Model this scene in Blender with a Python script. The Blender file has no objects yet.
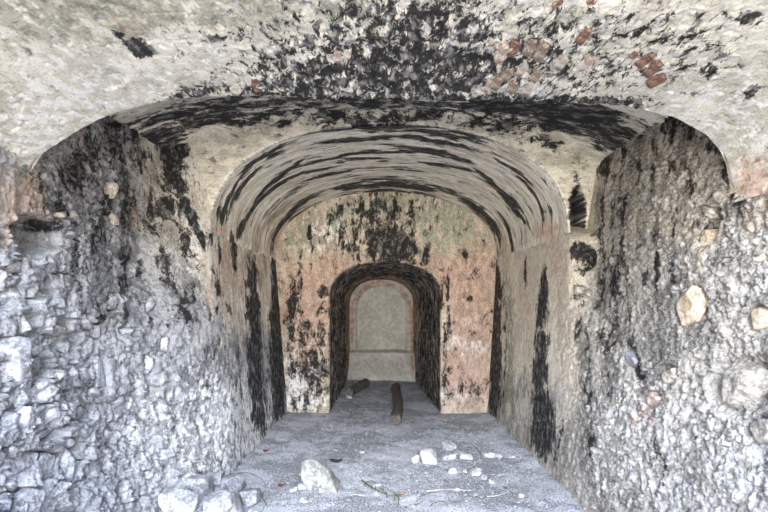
import bpy, bmesh, math, random
import numpy as np
from mathutils import Matrix, Vector

import numpy as np
# ---------------------------------------------------------------- shape of the place (metres; y runs into the vault)
Y_ARCH, Y_BACK, Y_END, Y_LIP = 4.2, 6.73, 10.1, 2.5
SPRING, CROWN = 2.35, 3.29
def sm(a, b, x):
    t = np.clip((x - a) / (b - a), 0, 1)
    return t * t * (3 - 2 * t)
def left_inner(z): return -(1.39 + 0.077 * z)
def right_inner(z): return 1.60 + 0.064 * z
def left_x(y, z):
    """rough left wall: wide in front, drawing in to the vaulted passage"""
    outer = -(1.90 + 0.03 * z) + 0.10 * sm(1.4, 0.0, z)
    y0 = 3.0 + 0.55 * sm(1.2, 2.0, z) + 0.50 * sm(1.9, 3.0, z)
    y1 = 4.45 - 0.33 * sm(0.6, 1.6, z) + 0.13 * sm(2.1, 2.6, z)
    w = sm(y0, y1, y)
    x = outer * (1 - w) + left_inner(z) * w
    return x - 0.16 * sm(2.34, 2.52, z) * sm(4.24, 4.34, y)
def right_x(y, z):
    outer = 1.60 + 0.14 * z + 0.14 * sm(3.2, 1.8, y)
    y0 = 3.3 + 0.6 * sm(1.0, 2.0, z) + 0.60 * sm(2.2, 2.45, z)
    w = sm(y0, 4.14 + 0.50 * sm(2.2, 2.45, z), y)
    x = outer * (1 - w) + right_inner(z) * w
    return x + 0.16 * sm(2.34, 2.52, z) * sm(4.24, 4.34, y)
# crown profile of the low front vault at its inner lip (x, z), left to right
FRONT = np.array([(-2.12,2.02),(-2.0,2.26),(-1.90,2.42),(-1.78,2.50),(-1.64,2.60),(-1.50,2.67),(-1.39,2.70),(-1.19,2.735),(-1.0,2.755),(-0.72,2.757),(-0.33,2.745),
    (0.11,2.735),(0.5,2.735),(1.0,2.733),(1.22,2.727),(1.44,2.705),(1.67,2.638),(1.82,2.545),(1.915,2.435),(1.955,2.34),(1.968,2.25),(1.972,2.17)])
def smooth_profile(P, n):
    d = np.r_[0, np.cumsum(np.hypot(*np.diff(P, axis=0).T))]
    s = np.linspace(0, d[-1], n)
    x, z = np.interp(s, d, P[:, 0]), np.interp(s, d, P[:, 1])
    k = max(3, n // 40) | 1
    ker = np.hanning(k + 2)[1:-1]; ker /= ker.sum()
    pad = lambda a: np.convolve(np.r_[2*a[0]-a[k//2:0:-1], a, 2*a[-1]-a[-2:-k//2-1:-1]], ker, 'valid')
    return np.c_[pad(x), pad(z)]
def inner_arch(n, y=None, low=0.15):
    """outline of the passage vault: short upright pieces below the springing, then a flattened half ellipse"""
    xl, xr = left_inner(SPRING), right_inner(SPRING)
    cx, a, b = (xl + xr) / 2, (xr - xl) / 2, CROWN - SPRING
    th = np.linspace(np.pi, 0, 400)
    c, s = np.cos(th), np.sin(th)
    e = 0.92                                      # a little squarer than an ellipse
    P = np.c_[cx + a * np.sign(c) * np.abs(c) ** e, SPRING + b * np.abs(s) ** e]
    P = np.r_[[(left_inner(SPRING - low), SPRING - low)], P, [(right_inner(SPRING - low), SPRING - low)]]
    d = np.r_[0, np.cumsum(np.hypot(*np.diff(P, axis=0).T))]
    s = np.linspace(0, d[-1], n)
    return np.c_[np.interp(s, d, P[:, 0]), np.interp(s, d, P[:, 1])]
def niche_outline(n, xl, xr, top, spring):
    cx, a, b = (xl + xr) / 2, (xr - xl) / 2, top - spring
    th = np.linspace(np.pi, 0, 200)
    c, s = np.cos(th), np.sin(th)
    e = 0.86
    P = np.c_[cx + a * np.sign(c) * np.abs(c) ** e, spring + b * np.abs(s) ** e]
    P = np.r_[[(xl, -0.05)], P, [(xr, -0.05)]]
    d = np.r_[0, np.cumsum(np.hypot(*np.diff(P, axis=0).T))]
    s = np.linspace(0, d[-1], n)
    return np.c_[np.interp(s, d, P[:, 0]), np.interp(s, d, P[:, 1])]


# where each stain and each hole's painted shade lies: centre, two half-axes (metres on the unrolled surface), strength
STAINS = {
  ('inner','soot'): [
    (0.006,4.823,0.127,-0.134,0.008,0.098,1),
    (0.272,4.995,0.175,0.123,0.006,0.098,1),
    (0.493,5.126,0.178,0.09,-0.003,0.086,1),
    (0.713,5.202,0.184,0.041,-0.006,0.081,1),
    (0.962,5.232,0.218,0.013,-0.006,0.076,1),
    (1.313,5.259,0.343,0.011,-0.003,0.056,1),
    (0.708,6.894,0.354,-0.095,0.003,0.15,0.8),
    (1.24,6.85,0.507,0.061,-0.011,0.176,0.8),
    (1.738,6.783,0.275,0,-0.006,0.211,0.8),
    (2.078,6.702,0.269,-0.114,0.006,0.206,0.8),
    (2.412,6.692,0.272,0.099,0,0.205,0.8),
    (2.757,6.755,0.272,-0.01,0.011,0.206,0.8),
    (3.261,6.886,0.524,0.045,0.011,0.155,0.8),
    (3.855,6.994,0.433,-0.005,0.006,0.006,0.8),
    (1.97,6.073,0.43,-0.063,0,0.145,0.7),
    (2.508,6.059,0.43,0.046,0.006,0.144,0.7),
    (3.04,6.196,0.413,0.131,0.006,0.144,0.7),
    (3.487,6.399,0.303,0.187,0.003,0.142,0.7),
    (2.004,5.098,0.359,-0.004,0,0.061,0.8),
    (2.825,5.222,0.215,0.005,0.006,0.077,0.9),
    (3.091,5.189,0.204,-0.061,0.008,0.074,0.9),
    (0.708,5.707,0.229,-0.028,0,0.078,0.6),
    (1.07,5.661,0.351,-0.052,-0.003,0.08,0.6),
    (1.817,5.511,0.221,0.026,-0.003,0.119,0.5),
    (2.095,5.502,0.221,-0.034,0,0.119,0.5),
    (2.451,5.539,0.345,0.071,0.003,0.121,0.5),
    (0.289,4.386,0.025,0.129,-0.091,0.03,0.8),
    (1.132,4.376,0.122,0.027,-0.011,0.12,0.7),
    (2.225,4.906,0.088,0.002,0.006,0.447,0.5),
    (4.161,4.554,0.025,-0.114,0.074,0.057,0.5),
    (2.355,4.154,0.543,-0.033,0.008,0.159,0.85),
    (2.887,4.26,0.368,-0.047,0.014,0.138,0.85),
    (1.438,4.093,0.348,0.115,-0.014,0.107,0.6),
    (3.94,5.209,0.008,-0.241,0.232,0.052,0.4),
    (1.444,4.988,0.272,0.022,-0.003,0.048,1),
    (1.789,4.943,0.272,-0.084,0.003,0.048,1),
    (2.117,4.901,0.26,0.027,0,0.047,1),
    (2.446,4.896,0.26,-0.034,0.003,0.047,1),
    (2.746,4.899,0.224,0.037,0.003,0.046,1),
    (3.023,4.906,0.218,-0.03,0.006,0.045,1),
    (0.9,5.042,0.218,-0.032,0,0.062,1),
    (1.172,4.919,0.215,-0.144,0.003,0.059,1),
    (0.764,5.052,0.348,-0.104,0.003,0.061,1),
    (3.787,5.374,0.221,0.051,0,0.065,1),
    (4.065,5.323,0.218,-0.157,0.003,0.062,1),
    (3.47,5.173,0.249,0.145,0,0.062,1),
    (3.787,5.261,0.246,-0.033,0.003,0.063,1),
    (1.846,4.504,0.28,0.013,0,0.066,1),
    (2.197,4.467,0.277,-0.061,0.003,0.065,1),
    (2.548,4.476,0.283,0.069,0.003,0.065,1),
    (2.904,4.512,0.283,-0.02,0.006,0.065,1),
    (0.645,4.515,0.286,-0.061,0.003,0.061,1),
    (4.161,5.957,0.362,0.016,-0.006,0.082,1),
    (0.866,6.77,0.382,-0.02,-0.003,0.112,1),
    (3.652,6.896,0.416,0.116,0.003,0.105,1),
    (0.572,4.381,0.303,-0.061,0.003,0.051,1),
    (0.957,4.285,0.326,-0.034,0,0.05,1),
    (1.823,4.206,0.187,0.011,-0.003,0.069,1),
    (2.055,4.197,0.187,-0.023,0,0.069,1),
    (2.287,4.185,0.187,0.006,0,0.069,1),
    (2.519,4.178,0.187,-0.02,0.006,0.068,1),
    (1.766,6.286,0.249,0.07,-0.008,0.155,1),
    (2.083,6.313,0.255,-0.02,0,0.157,1),
    (2.4,6.331,0.255,0.051,0,0.158,1),
    (2.717,6.345,0.252,-0.038,0.008,0.156,1),
    (0.56,6.482,0.385,0.046,0.003,0.101,1),
    (1.036,6.305,0.374,-0.145,0,0.098,1),
    (3.952,6.434,-0.266,-0.038,0.003,-0.138,1),
    (3.589,6.362,-0.323,-0.048,-0.006,-0.141,1),
    (3.98,4.699,-0.314,-0.086,0.006,-0.049,1),
    (3.629,4.571,-0.26,-0.034,-0.003,-0.049,1),
    (2.599,4.79,0.343,0.03,0.003,0.059,1),
    (1.517,5.54,0.348,0.019,-0.003,0.059,1),
  ],
  ('inner','ochre'): [
    (0.187,5.66,0.286,0.223,0.011,0.216,0.7),
    (0.679,5.98,0.393,0.154,-0.008,0.214,0.7),
    (4.246,6.395,-0.266,0.037,0.02,-0.249,0.8),
    (3.884,6.499,-0.323,0.111,-0.008,-0.235,0.8),
    (4.127,5.403,-0.371,0.07,0.008,-0.199,0.5),
    (3.691,5.327,-0.334,-0.085,-0.003,-0.194,0.5),
    (0.577,5.047,0.3,0.102,-0.003,0.153,0.5),
    (0.889,5.073,0.204,0.021,-0.008,0.157,0.5),
    (1.149,5.025,0.207,-0.085,-0.003,0.157,0.5),
    (0.442,4.326,0.297,0.021,0.011,0.138,0.4),
    (0.821,4.261,0.32,-0.061,0,0.131,0.4),
    (3.804,4.447,-0.252,-0.057,0.003,-0.177,0.45),
    (3.448,4.387,-0.314,-0.027,-0.014,-0.183,0.45),
    (0.464,6.539,0.444,0.064,0.014,0.314,0.8),
  ],
  ('inner','pink'): [
    (4.359,4.692,0.059,-0.367,0.093,0,1),
    (0.096,4.414,0.031,0.194,-0.099,0,0.9),
  ],
  ('left','soot'): [
    (4.108,3.015,0.054,0.019,-0.02,-0.243,1),
    (4.076,2.755,-0.006,-0.183,-0.032,-0.034,1),
    (4.043,2.476,-0.036,-0.26,-0.035,-0.026,1),
    (4.016,2.225,0.021,-0.141,-0.03,-0.022,1),
    (3.127,2.677,0.417,0.263,0.08,-0.086,0.5),
    (3.005,2.301,0.419,0.098,-0.009,-0.202,0.5),
    (3.56,2.589,0.417,0.116,-0.021,-0.402,0.5),
    (3.731,2.139,0.25,0.036,-0.143,-0.518,0.45),
    (2.66,2.067,0.162,0.028,-0.001,-0.036,0.6),  # darker along the top of the left hollow
    (3.506,1.405,0.215,-0.012,-0.087,-0.392,0.33),
    (5.427,1.914,-0.056,-0.332,-0.217,-0.014,0.85),  # start of a soft dark streak down the passage wall
    (5.357,1.505,-0.055,-0.324,-0.297,0.003,0.85),
    (5.309,1.099,-0.023,-0.329,-0.344,0.027,0.85),
    (5.28,0.691,-0.023,-0.326,-0.361,0.056,0.85),
    (5.302,0.304,0.056,-0.298,-0.29,0.06,0.85),
    (6.659,2.093,-0.091,-0.327,-0.294,-0.023,1),
    (6.545,1.687,-0.09,-0.321,-0.347,-0.006,1),
    (6.437,1.295,-0.086,-0.31,-0.397,0.018,1),
    (6.355,0.929,-0.044,-0.279,-0.408,0.039,1),
    (6.3,0.585,-0.044,-0.274,-0.381,0.058,1),
    (6.247,0.246,-0.043,-0.27,-0.355,0.073,1),
    (4.824,2.206,-0.029,-0.235,-0.103,-0.014,0.9),
    (5.23,1.867,0.141,0.007,-0.021,-0.082,1),  # small hole, its dark inside painted on
    (4.516,1.625,0.002,-0.202,-0.241,-0.008,0.45),
    (4.519,1.374,0.002,-0.202,-0.241,0.006,0.45),
    (4.53,1.097,0.017,-0.244,-0.242,0.019,0.45),
    (4.55,0.791,0.017,-0.247,-0.239,0.034,0.45),
    (3.992,1.844,-0.009,-0.25,-0.063,-0.011,0.4),
    (3.978,1.534,0.009,-0.25,-0.085,-0.006,0.4),
    (4.006,1.222,0.028,-0.253,-0.09,0.005,0.4),
    (4.052,0.902,0.025,-0.257,-0.088,0.012,0.4),
    (3.418,2.271,0.007,-0.202,-0.187,-0.042,0.3),
    (3.427,2.019,0.007,-0.203,-0.182,-0.028,0.3),
    (3.435,1.765,-0.022,-0.204,-0.155,-0.013,0.3),
    (3.439,2.899,0.601,0.36,0.085,-0.112,0.62),
    (2.86,2.331,0.282,0.072,-0.009,-0.225,0.58),
    (3.937,2.519,0.222,0.052,-0.153,-0.557,0.58),
    (3.267,1.999,0.435,0.053,-0.015,-0.292,0.5),
    (3.836,1.813,0.164,0.009,-0.145,-0.609,0.52),
    (3.126,2.573,-0.003,-0.168,-0.045,-0.015,0.55),
    (3.124,2.364,-0.003,-0.168,-0.045,-0.012,0.55),
    (3.121,2.155,-0.003,-0.168,-0.045,-0.009,0.55),
    (3.118,1.946,-0.003,-0.167,-0.045,-0.006,0.55),
    (3.116,1.738,-0.002,-0.167,-0.044,-0.003,0.55),
    (3.113,1.531,-0.004,-0.167,-0.044,0,0.55),
    (3.405,2.659,-0.003,-0.183,-0.053,-0.017,0.55),
    (3.403,2.432,-0.003,-0.183,-0.052,-0.013,0.55),
    (3.399,2.204,-0.003,-0.182,-0.053,-0.01,0.55),
    (3.396,1.977,-0.003,-0.182,-0.052,-0.006,0.55),
    (3.392,1.751,-0.02,-0.182,-0.052,-0.003,0.55),
    (3.342,1.526,-0.049,-0.178,-0.032,0,0.55),
    (3.723,2.758,-0.003,-0.2,-0.063,-0.02,0.55),
    (3.72,2.509,-0.004,-0.2,-0.063,-0.016,0.55),
    (3.707,2.259,-0.029,-0.203,-0.044,-0.009,0.55),
    (3.655,2.006,-0.041,-0.2,-0.029,-0.004,0.55),
    (3.595,1.76,-0.067,-0.195,-0.028,-0.002,0.55),
    (3.499,1.522,-0.063,-0.187,-0.027,-0,0.55),
    (4.049,2.86,-0.04,-0.228,-0.039,-0.013,0.55),
    (3.962,2.568,-0.085,-0.233,-0.025,-0.007,0.55),
    (3.846,2.284,-0.078,-0.221,-0.023,-0.005,0.55),
    (3.778,2.02,-0.045,-0.207,-0.022,-0.003,0.55),
    (3.72,1.765,-0.062,-0.201,-0.025,-0.002,0.55),
    (3.632,1.519,-0.053,-0.194,-0.028,-0,0.55),
    (4.136,2.887,-0.028,-0.229,-0.013,-0.005,0.55),
    (4.074,2.596,-0.07,-0.234,-0.019,-0.005,0.55),
    (3.966,2.305,-0.076,-0.227,-0.023,-0.005,0.55),
    (3.899,2.033,-0.039,-0.214,-0.023,-0.003,0.55),
    (3.856,1.771,-0.047,-0.208,-0.027,-0.002,0.55),
    (3.79,1.516,-0.036,-0.203,-0.032,-0,0.55),
    (4.894,3.123,-0.042,-0.275,-0.128,-0.041,0.55),
    (4.842,2.784,-0.042,-0.27,-0.124,-0.031,0.55),
    (4.394,2.381,-0.268,-0.292,-0.247,-0.045,0.55),
    (4.288,2.076,-0.036,-0.234,-0.108,-0.013,0.55),
    (4.245,1.789,-0.035,-0.229,-0.106,-0.006,0.55),
    (4.202,1.507,-0.033,-0.224,-0.103,0.001,0.55),
  ],
  ('left','peach'): [
    (4.52,2.032,0.301,0.029,-0.336,-0.456,0.8),
    (2.456,2.146,0.173,0.038,-0.008,-0.22,0.8),
    (4.959,1.986,0.437,0.034,-0.379,-0.494,0.7),
    (2.938,2.702,0.018,-0.111,-0.03,-0.014,0.6),
    (2.961,2.562,0.018,-0.113,-0.03,-0.012,0.6),
    (3.111,2.787,0.01,-0.144,-0.033,-0.014,0.6),
    (3.124,2.606,0.011,-0.145,-0.033,-0.012,0.6),
    (3.137,2.425,0.011,-0.147,-0.033,-0.01,0.6),
    (3.328,2.839,0.023,-0.14,-0.038,-0.017,0.6),
    (3.356,2.663,0.023,-0.143,-0.039,-0.015,0.6),
    (3.553,2.718,0.014,-0.165,-0.043,-0.015,0.6),
    (3.571,2.512,0.014,-0.167,-0.044,-0.013,0.6),
    (3.588,2.304,0.014,-0.168,-0.044,-0.01,0.6),
    (3.773,2.996,0.005,-0.18,-0.049,-0.019,0.6),
    (3.779,2.771,0.005,-0.181,-0.049,-0.016,0.6),
    (3.785,2.546,-0.002,-0.183,-0.049,-0.013,0.6),
    (3.764,2.315,-0.038,-0.188,-0.027,-0.006,0.6),
    (3.702,2.081,-0.037,-0.184,-0.02,-0.004,0.6),
    (4.052,2.05,-0.019,-0.22,-0.032,-0.005,0.6),
    (4.04,1.78,-0.012,-0.217,-0.035,-0.003,0.6),
    (4.026,1.511,0.001,-0.216,-0.042,-0.001,0.6),
  ],
  ('left','ochre'): [
    (5.938,2.167,0.364,0.035,-0.482,-0.603,0.7),
    (5.021,1.656,0.297,0.003,-0.114,-0.448,0.5),
    (3.986,1.644,0.188,0.002,-0.044,-0.445,0.35),
    (3.299,2.15,0.25,0.042,-0.019,-0.37,0.25),
  ],
  ('left','white'): [
    (4.516,0.195,0.819,-0.255,-0.069,-0.28,0.4),
    (2.401,1.093,0.331,-0.07,-0.047,-0.414,0.3),
    (4.033,2.451,0.036,0.017,-0.085,-0.46,0.7),
    (4.722,0.341,1.073,-0.286,-0.114,-0.442,0.75),
    (3.795,0.461,0.585,-0.175,-0.035,-0.411,0.5),
  ],
  ('right','soot'): [
    (4.015,1.68,-0.088,-0.002,-0.012,-0.054,0.4),
    (4.706,1.793,0.004,-0.243,0.13,0.009,0.85),
    (4.709,1.49,0.003,-0.244,0.16,0,0.85),
    (4.692,1.183,-0.033,-0.248,0.201,-0.017,0.85),
    (4.651,0.876,-0.032,-0.244,0.255,-0.038,0.85),
    (4.571,0.584,-0.097,-0.223,0.298,-0.076,0.85),
    (4.453,0.314,-0.092,-0.212,0.335,-0.108,0.85),
    (6.756,2.035,-0.458,-0.484,0.268,0.016,1),
    (6.593,1.497,-0.128,-0.422,0.313,-0.006,1),
    (6.486,1.047,-0.046,-0.305,0.33,-0.026,1),
    (6.429,0.671,-0.045,-0.3,0.325,-0.045,1),
    (6.374,0.302,-0.045,-0.294,0.319,-0.063,1),
    (5.362,1.993,-0.075,-0.006,-0.029,-0.145,0.8),
    (3.507,3.042,-0.887,-0.434,0.001,-0.108,0.6),
    (2.819,2.649,-0.128,-0.124,0.035,-0.025,0.6),
    (2.672,2.505,-0.112,-0.11,0.031,-0.026,0.6),
    (2.55,2.308,-0.085,-0.206,0.047,0.001,0.6),
    (3.587,2.517,-0.283,-0.072,-0.132,-0.513,0.42),
    (3.809,1.36,-0.061,-0.178,0.109,-0.01,0.5),
    (3.74,1.143,-0.049,-0.172,0.117,-0.017,0.5),
    (3.685,0.931,-0.043,-0.168,0.122,-0.025,0.5),
    (3.619,0.695,-0.067,-0.209,0.124,-0.035,0.5),
    (3.531,0.442,-0.072,-0.197,0.126,-0.045,0.5),
    (3.155,1.276,-0.101,-0.117,0.053,-0.017,0.5),
    (3.039,1.136,-0.088,-0.109,0.046,-0.018,0.5),
    (2.679,2.076,-0.042,-0.008,-0.024,-0.147,0.5),
    (2.919,1.438,-0.278,0.015,-0.075,-0.385,0.25),
    (6.189,1.858,-0.084,-0.363,0.125,0.005,0.5),
    (6.087,1.414,-0.081,-0.351,0.121,-0.004,0.5),
    (5.987,0.985,-0.078,-0.339,0.117,-0.012,0.5),
    (5.891,0.569,-0.076,-0.329,0.114,-0.02,0.5),
    (2.837,0.56,-0.167,0.061,-0.046,-0.235,0.3),
    (2.254,1.224,-0.071,0.012,-0.007,-0.049,0.5),
    (4.151,3.084,-0.075,-0.237,0.084,0.029,0.55),
    (4.06,2.796,-0.072,-0.227,0.08,0.023,0.55),
    (3.972,2.519,-0.069,-0.217,0.076,0.017,0.55),
    (3.889,2.255,-0.066,-0.208,0.073,0.012,0.55),
    (3.808,2.002,-0.064,-0.199,0.071,0.007,0.55),
    (3.731,1.759,-0.061,-0.191,0.068,0.002,0.55),
    (3.914,2.999,-0.067,-0.222,0.074,0.026,0.55),
    (3.833,2.729,-0.064,-0.213,0.071,0.02,0.55),
    (3.755,2.469,-0.061,-0.204,0.069,0.015,0.55),
    (3.679,2.22,-0.059,-0.196,0.066,0.01,0.55),
    (3.607,1.981,-0.057,-0.189,0.063,0.006,0.55),
    (3.538,1.751,-0.055,-0.181,0.061,0.002,0.55),
    (3.736,2.935,-0.061,-0.211,0.068,0.024,0.55),
    (3.661,2.678,-0.059,-0.203,0.066,0.019,0.55),
    (3.591,2.431,-0.056,-0.195,0.063,0.014,0.55),
    (3.521,2.193,-0.054,-0.187,0.061,0.01,0.55),
    (3.456,1.965,-0.052,-0.18,0.058,0.006,0.55),
    (3.391,1.744,-0.051,-0.174,0.056,0.002,0.55),
    (3.453,2.834,-0.052,-0.193,0.058,0.02,0.55),
    (3.39,2.598,-0.051,-0.186,0.056,0.016,0.55),
    (3.328,2.37,-0.049,-0.18,0.054,0.012,0.55),
    (3.269,2.151,-0.047,-0.173,0.052,0.008,0.55),
    (3.212,1.939,-0.045,-0.167,0.05,0.005,0.55),
    (3.158,1.734,-0.042,-0.162,0.047,0.001,0.55),
    (3.249,2.761,-0.046,-0.181,0.051,0.018,0.55),
    (3.192,2.54,-0.044,-0.175,0.049,0.014,0.55),
    (3.139,2.327,-0.042,-0.169,0.046,0.01,0.55),
    (3.089,2.121,-0.039,-0.163,0.044,0.007,0.55),
    (3.043,1.921,-0.037,-0.158,0.041,0.004,0.55),
    (2.997,1.728,-0.035,-0.153,0.039,0.001,0.55),
    (3.052,2.691,-0.037,-0.168,0.041,0.014,0.55),
    (3.006,2.485,-0.035,-0.162,0.039,0.011,0.55),
    (2.963,2.286,-0.033,-0.158,0.037,0.008,0.55),
    (2.923,2.093,-0.032,-0.153,0.036,0.006,0.55),
    (2.884,1.904,-0.031,-0.149,0.034,0.003,0.55),
    (2.846,1.721,-0.03,-0.145,0.033,0.001,0.55),
    (3.581,1.64,-0.339,-0.004,-0.199,-0.72,0.48),
    (2.831,2.323,-0.252,-0.064,-0.046,-0.263,0.45),
    (4.14,3.026,-0.329,-0.113,-0.088,-0.306,0.7),
    (4.014,2.001,-0.054,-0.005,-0.008,-0.081,1.3),  # shade inside the hole, painted dark
    (4.015,2.019,-0.078,-0.008,-0.012,-0.117,1.4),  # wider layer of painted shade for the same hole
  ],
  ('right','peach'): [
    (5.144,1.429,-0.312,0.01,-0.451,-1.066,0.8),
    (4.217,1.647,-0.211,-0.002,-0.338,-0.889,0.75),
    (3.612,1.64,-0.182,-0.002,-0.183,-0.645,0.3),
    (2.803,2.161,-0.333,-0.067,-0.067,-0.387,0.5),
    (2.329,1.936,-0.107,-0.016,-0.037,-0.264,0.6),
  ],
  ('right','green'): [
    (5.89,1.447,-0.102,-0.348,0.181,-0.006,0.75),
    (5.766,1.023,-0.097,-0.333,0.174,-0.018,0.75),
    (5.646,0.617,-0.093,-0.32,0.166,-0.03,0.75),
    (3.824,1.303,-0.129,0.01,-0.063,-0.251,0.4),
  ],
  ('right','white'): [
    (2.879,2.144,-0.364,-0.069,-0.073,-0.398,0.35),
    (2.265,0.77,-0.206,0.076,-0.036,-0.239,0.55),
    (2.376,1.89,-0.111,-0.014,-0.031,-0.215,0.5),
    (2.769,0.646,-0.812,0.28,-0.054,-0.289,0.45),
    (3.172,0.649,-0.462,0.138,-0.1,-0.394,0.5),
  ],
  ('right','pink'): [
    (2.976,0.873,-0.085,0,0.024,-0.08,0.7),
  ],
  ('front','soot'): [
    (2.553,2.103,0.54,-0.013,0.021,0.355,0.72),
    (2.022,2.317,0.325,-0.104,-0.018,0.167,0.8),
    (2.518,1.781,0.298,-0.006,0.006,0.15,0.55),
    (2.943,2.174,0.218,-0.001,0.068,0.282,0.6),
    (3.09,1.779,0.236,-0.001,0.041,0.112,0.5),
    (1.757,2.454,0.13,0.014,-0.021,0.059,0.8),
    (1.916,2.467,0.13,0.01,-0.015,0.059,0.8),
    (2.075,2.48,0.133,0.011,-0.009,0.06,0.8),
    (2.241,2.488,0.133,0.003,-0.006,0.061,0.8),
    (2.406,2.493,0.133,0.003,-0.003,0.061,0.8),
    (2.577,2.499,0.136,0.008,0.003,0.061,0.8),
    (2.736,2.502,0.124,-0.004,0.006,0.061,0.8),
    (2.89,2.497,0.124,-0.004,0.012,0.061,0.8),
    (3.043,2.491,0.124,-0.005,0.015,0.061,0.8),
    (3.196,2.485,0.124,-0.005,0.021,0.06,0.8),
    (3.35,2.478,0.124,-0.006,0.024,0.06,0.8),
    (3.503,2.482,0.124,0.011,0.024,0.059,0.8),
    (3.657,2.491,0.118,0.001,0.027,0.057,0.8),
    (3.798,2.482,0.112,-0.014,0.03,0.056,0.8),
    (1.857,2.232,0.13,-0.093,-0.006,0.089,0.5),
    (2.01,2.122,0.118,-0.084,0.003,0.081,0.5),
    (2.152,2.024,0.106,-0.075,0.006,0.073,0.5),
    (2.264,1.92,0.077,-0.09,0.021,0.057,0.5),
    (2.359,1.815,0.071,-0.08,0.021,0.051,0.5),
    (3.816,2.001,0.171,-0.044,0.118,0.17,0.45),
    (3.728,1.732,0.142,-0.018,0.056,0.075,0.42),
    (1.361,2.01,0.044,0.025,-0.027,0.041,1),
    (1.721,1.957,0.035,-0.001,-0.012,0.03,0.9),
    (4.199,2.086,0.024,-0.026,0.032,0.032,0.8),
    (3.427,1.855,0.204,-0.005,0.062,0.121,0.5),
    (3.857,1.736,0.038,-0.009,0.024,0.031,0.8),
    (1.462,2.44,0.227,-0.038,-0.018,0.056,0.7),
    (3.444,2.217,0.242,-0.009,0.077,0.172,0.5),
    (3.957,2.072,0.041,-0.022,0.027,0.038,0.8),
    (1.898,2.598,-0.127,0.02,0.012,-0.066,0.8),
    (1.739,2.622,-0.13,0.015,0.015,-0.067,0.8),
    (1.58,2.635,-0.127,0.008,0.021,-0.066,0.8),
    (2.17,1.924,-0.091,0.091,-0.018,-0.072,0.55),
    (2.052,2.044,-0.106,0.103,-0.015,-0.081,0.55),
    (1.91,2.182,-0.118,0.117,-0.009,-0.092,0.55),
    (2.553,2.107,-0.112,0.037,-0.021,-0.138,0.75),
    (2.412,2.156,-0.115,0.042,-0.012,-0.144,0.75),
    (2.264,2.209,-0.121,0.044,0,-0.151,0.75),
    (2.807,1.934,-0.091,0.01,-0.021,-0.102,0.7),
    (2.695,1.947,-0.091,0.01,-0.018,-0.104,0.7),
    (2.583,1.959,-0.091,0.011,-0.012,-0.105,0.7),
    (3.344,1.991,-0.086,0.047,-0.044,-0.075,0.5),
    (3.232,2.052,-0.089,0.051,-0.041,-0.08,0.5),
    (3.775,2.44,-0.109,0.013,-0.024,-0.043,0.8),
    (3.633,2.452,-0.115,0.002,-0.021,-0.045,0.8),
    (3.486,2.445,-0.118,-0.008,-0.018,-0.046,0.8),
    (3.568,1.779,-0.089,-0.004,-0.027,-0.048,0.5),
    (3.462,1.772,-0.089,-0.006,-0.027,-0.049,0.5),
    (3.35,1.765,-0.089,-0.007,-0.024,-0.049,0.5),
    (2.636,2.221,0.395,-0.007,0.018,0.214,0.85),
    (2.536,2.175,0.779,-0.021,0.018,0.432,0.58),
    (2.642,1.824,0.363,-0.005,0.018,0.164,0.6),
    (3.114,2.173,0.289,-0.002,0.086,0.281,0.55),
    (3.674,1.986,0.283,-0.039,0.183,0.292,0.42),
    (2.063,2.106,0.301,-0.193,0.006,0.246,0.6),
    (2.311,1.867,0.204,-0.124,0.032,0.192,0.62),
    (2.937,2.492,0.77,-0.023,0.021,0.097,0.8),
    (3.456,2.081,0.224,-0.008,0.124,0.254,0.5),
    (1.934,2.501,0.336,-0.016,-0.012,0.061,0.9),
    (2.63,2.193,0.537,-0.011,0.03,0.347,0.86),
    (2.636,1.805,0.301,-0.004,0.015,0.155,0.74),
    (2.158,2.267,0.26,-0.1,-0.009,0.259,0.8),
    (3.161,2.041,0.227,-0.002,0.103,0.291,0.6),
    (1.361,2.01,0.047,0.028,-0.032,0.048,1.3),
    (1.733,1.957,0.038,-0.001,-0.012,0.03,1.2),
    (1.32,1.928,0.015,0.039,-0.021,0.021,0.7),
  ],
  ('front','green'): [
    (1.208,1.723,0.298,0.064,-0.1,0.141,0.55),
    (1.68,1.789,0.392,0.004,-0.062,0.148,0.5),
    (3.155,1.791,0.316,-0.003,0.05,0.126,0.35),
    (1.184,1.704,0.354,0.084,-0.115,0.157,0.95),
    (1.733,1.752,0.46,0.003,-0.047,0.12,0.85),
  ],
  ('front','ochre'): [
    (1.45,1.774,0.221,0.09,-0.047,0.068,0.5),
    (3.71,1.906,0.195,-0.026,0.177,0.265,0.4),
    (1.656,2.422,0.106,-0.001,-0.038,0.112,0.5),
    (1.391,1.848,0.047,0.106,-0.068,0.07,0.7),
  ],
  ('front','peach'): [
    (4.652,2.357,0.035,-0.135,0.094,0.015,1),
  ],
  ('front','pink'): [
    (4.652,2.357,0.029,-0.11,0.085,0.011,0.6),
    (4.628,2.38,0.044,-0.162,0.106,0.02,0.6),
  ],
  ('front','white'): [
    (0.772,2.305,0.415,-0.033,-0.112,0.279,0.5),
    (4.222,2.265,0.247,-0.013,0.103,0.221,0.5),
    (3.238,2.396,0.127,-0.001,0.03,0.09,0.8),
  ],
  ('arch','soot'): [
    (-1.614,3.352,0.507,0.027,0.004,-0.083,0.85),
    (-1.153,3.306,0.415,0,0,-0.065,0.7),
    (1.66,3.325,0.553,0,0,-0.111,0.85),
    (2.103,3.26,0.277,0,0,-0.148,0.8),
    (1.107,3.288,0.459,-0.04,-0.007,-0.083,0.6),
    (1.429,3.168,0.26,-0.095,-0.032,-0.087,0.6),
    (0.184,3.398,0.83,0,0,-0.129,0.7),
    (-1.918,3.122,0.166,0,0,-0.184,0.8),
    (1.835,2.402,0.037,0,0,-0.249,1.4),  # shade of the upright hole beside the arch, painted in
    (1.872,2.015,0.065,0,0,-0.083,1.3),  # painted shade of the lower hole
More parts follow.
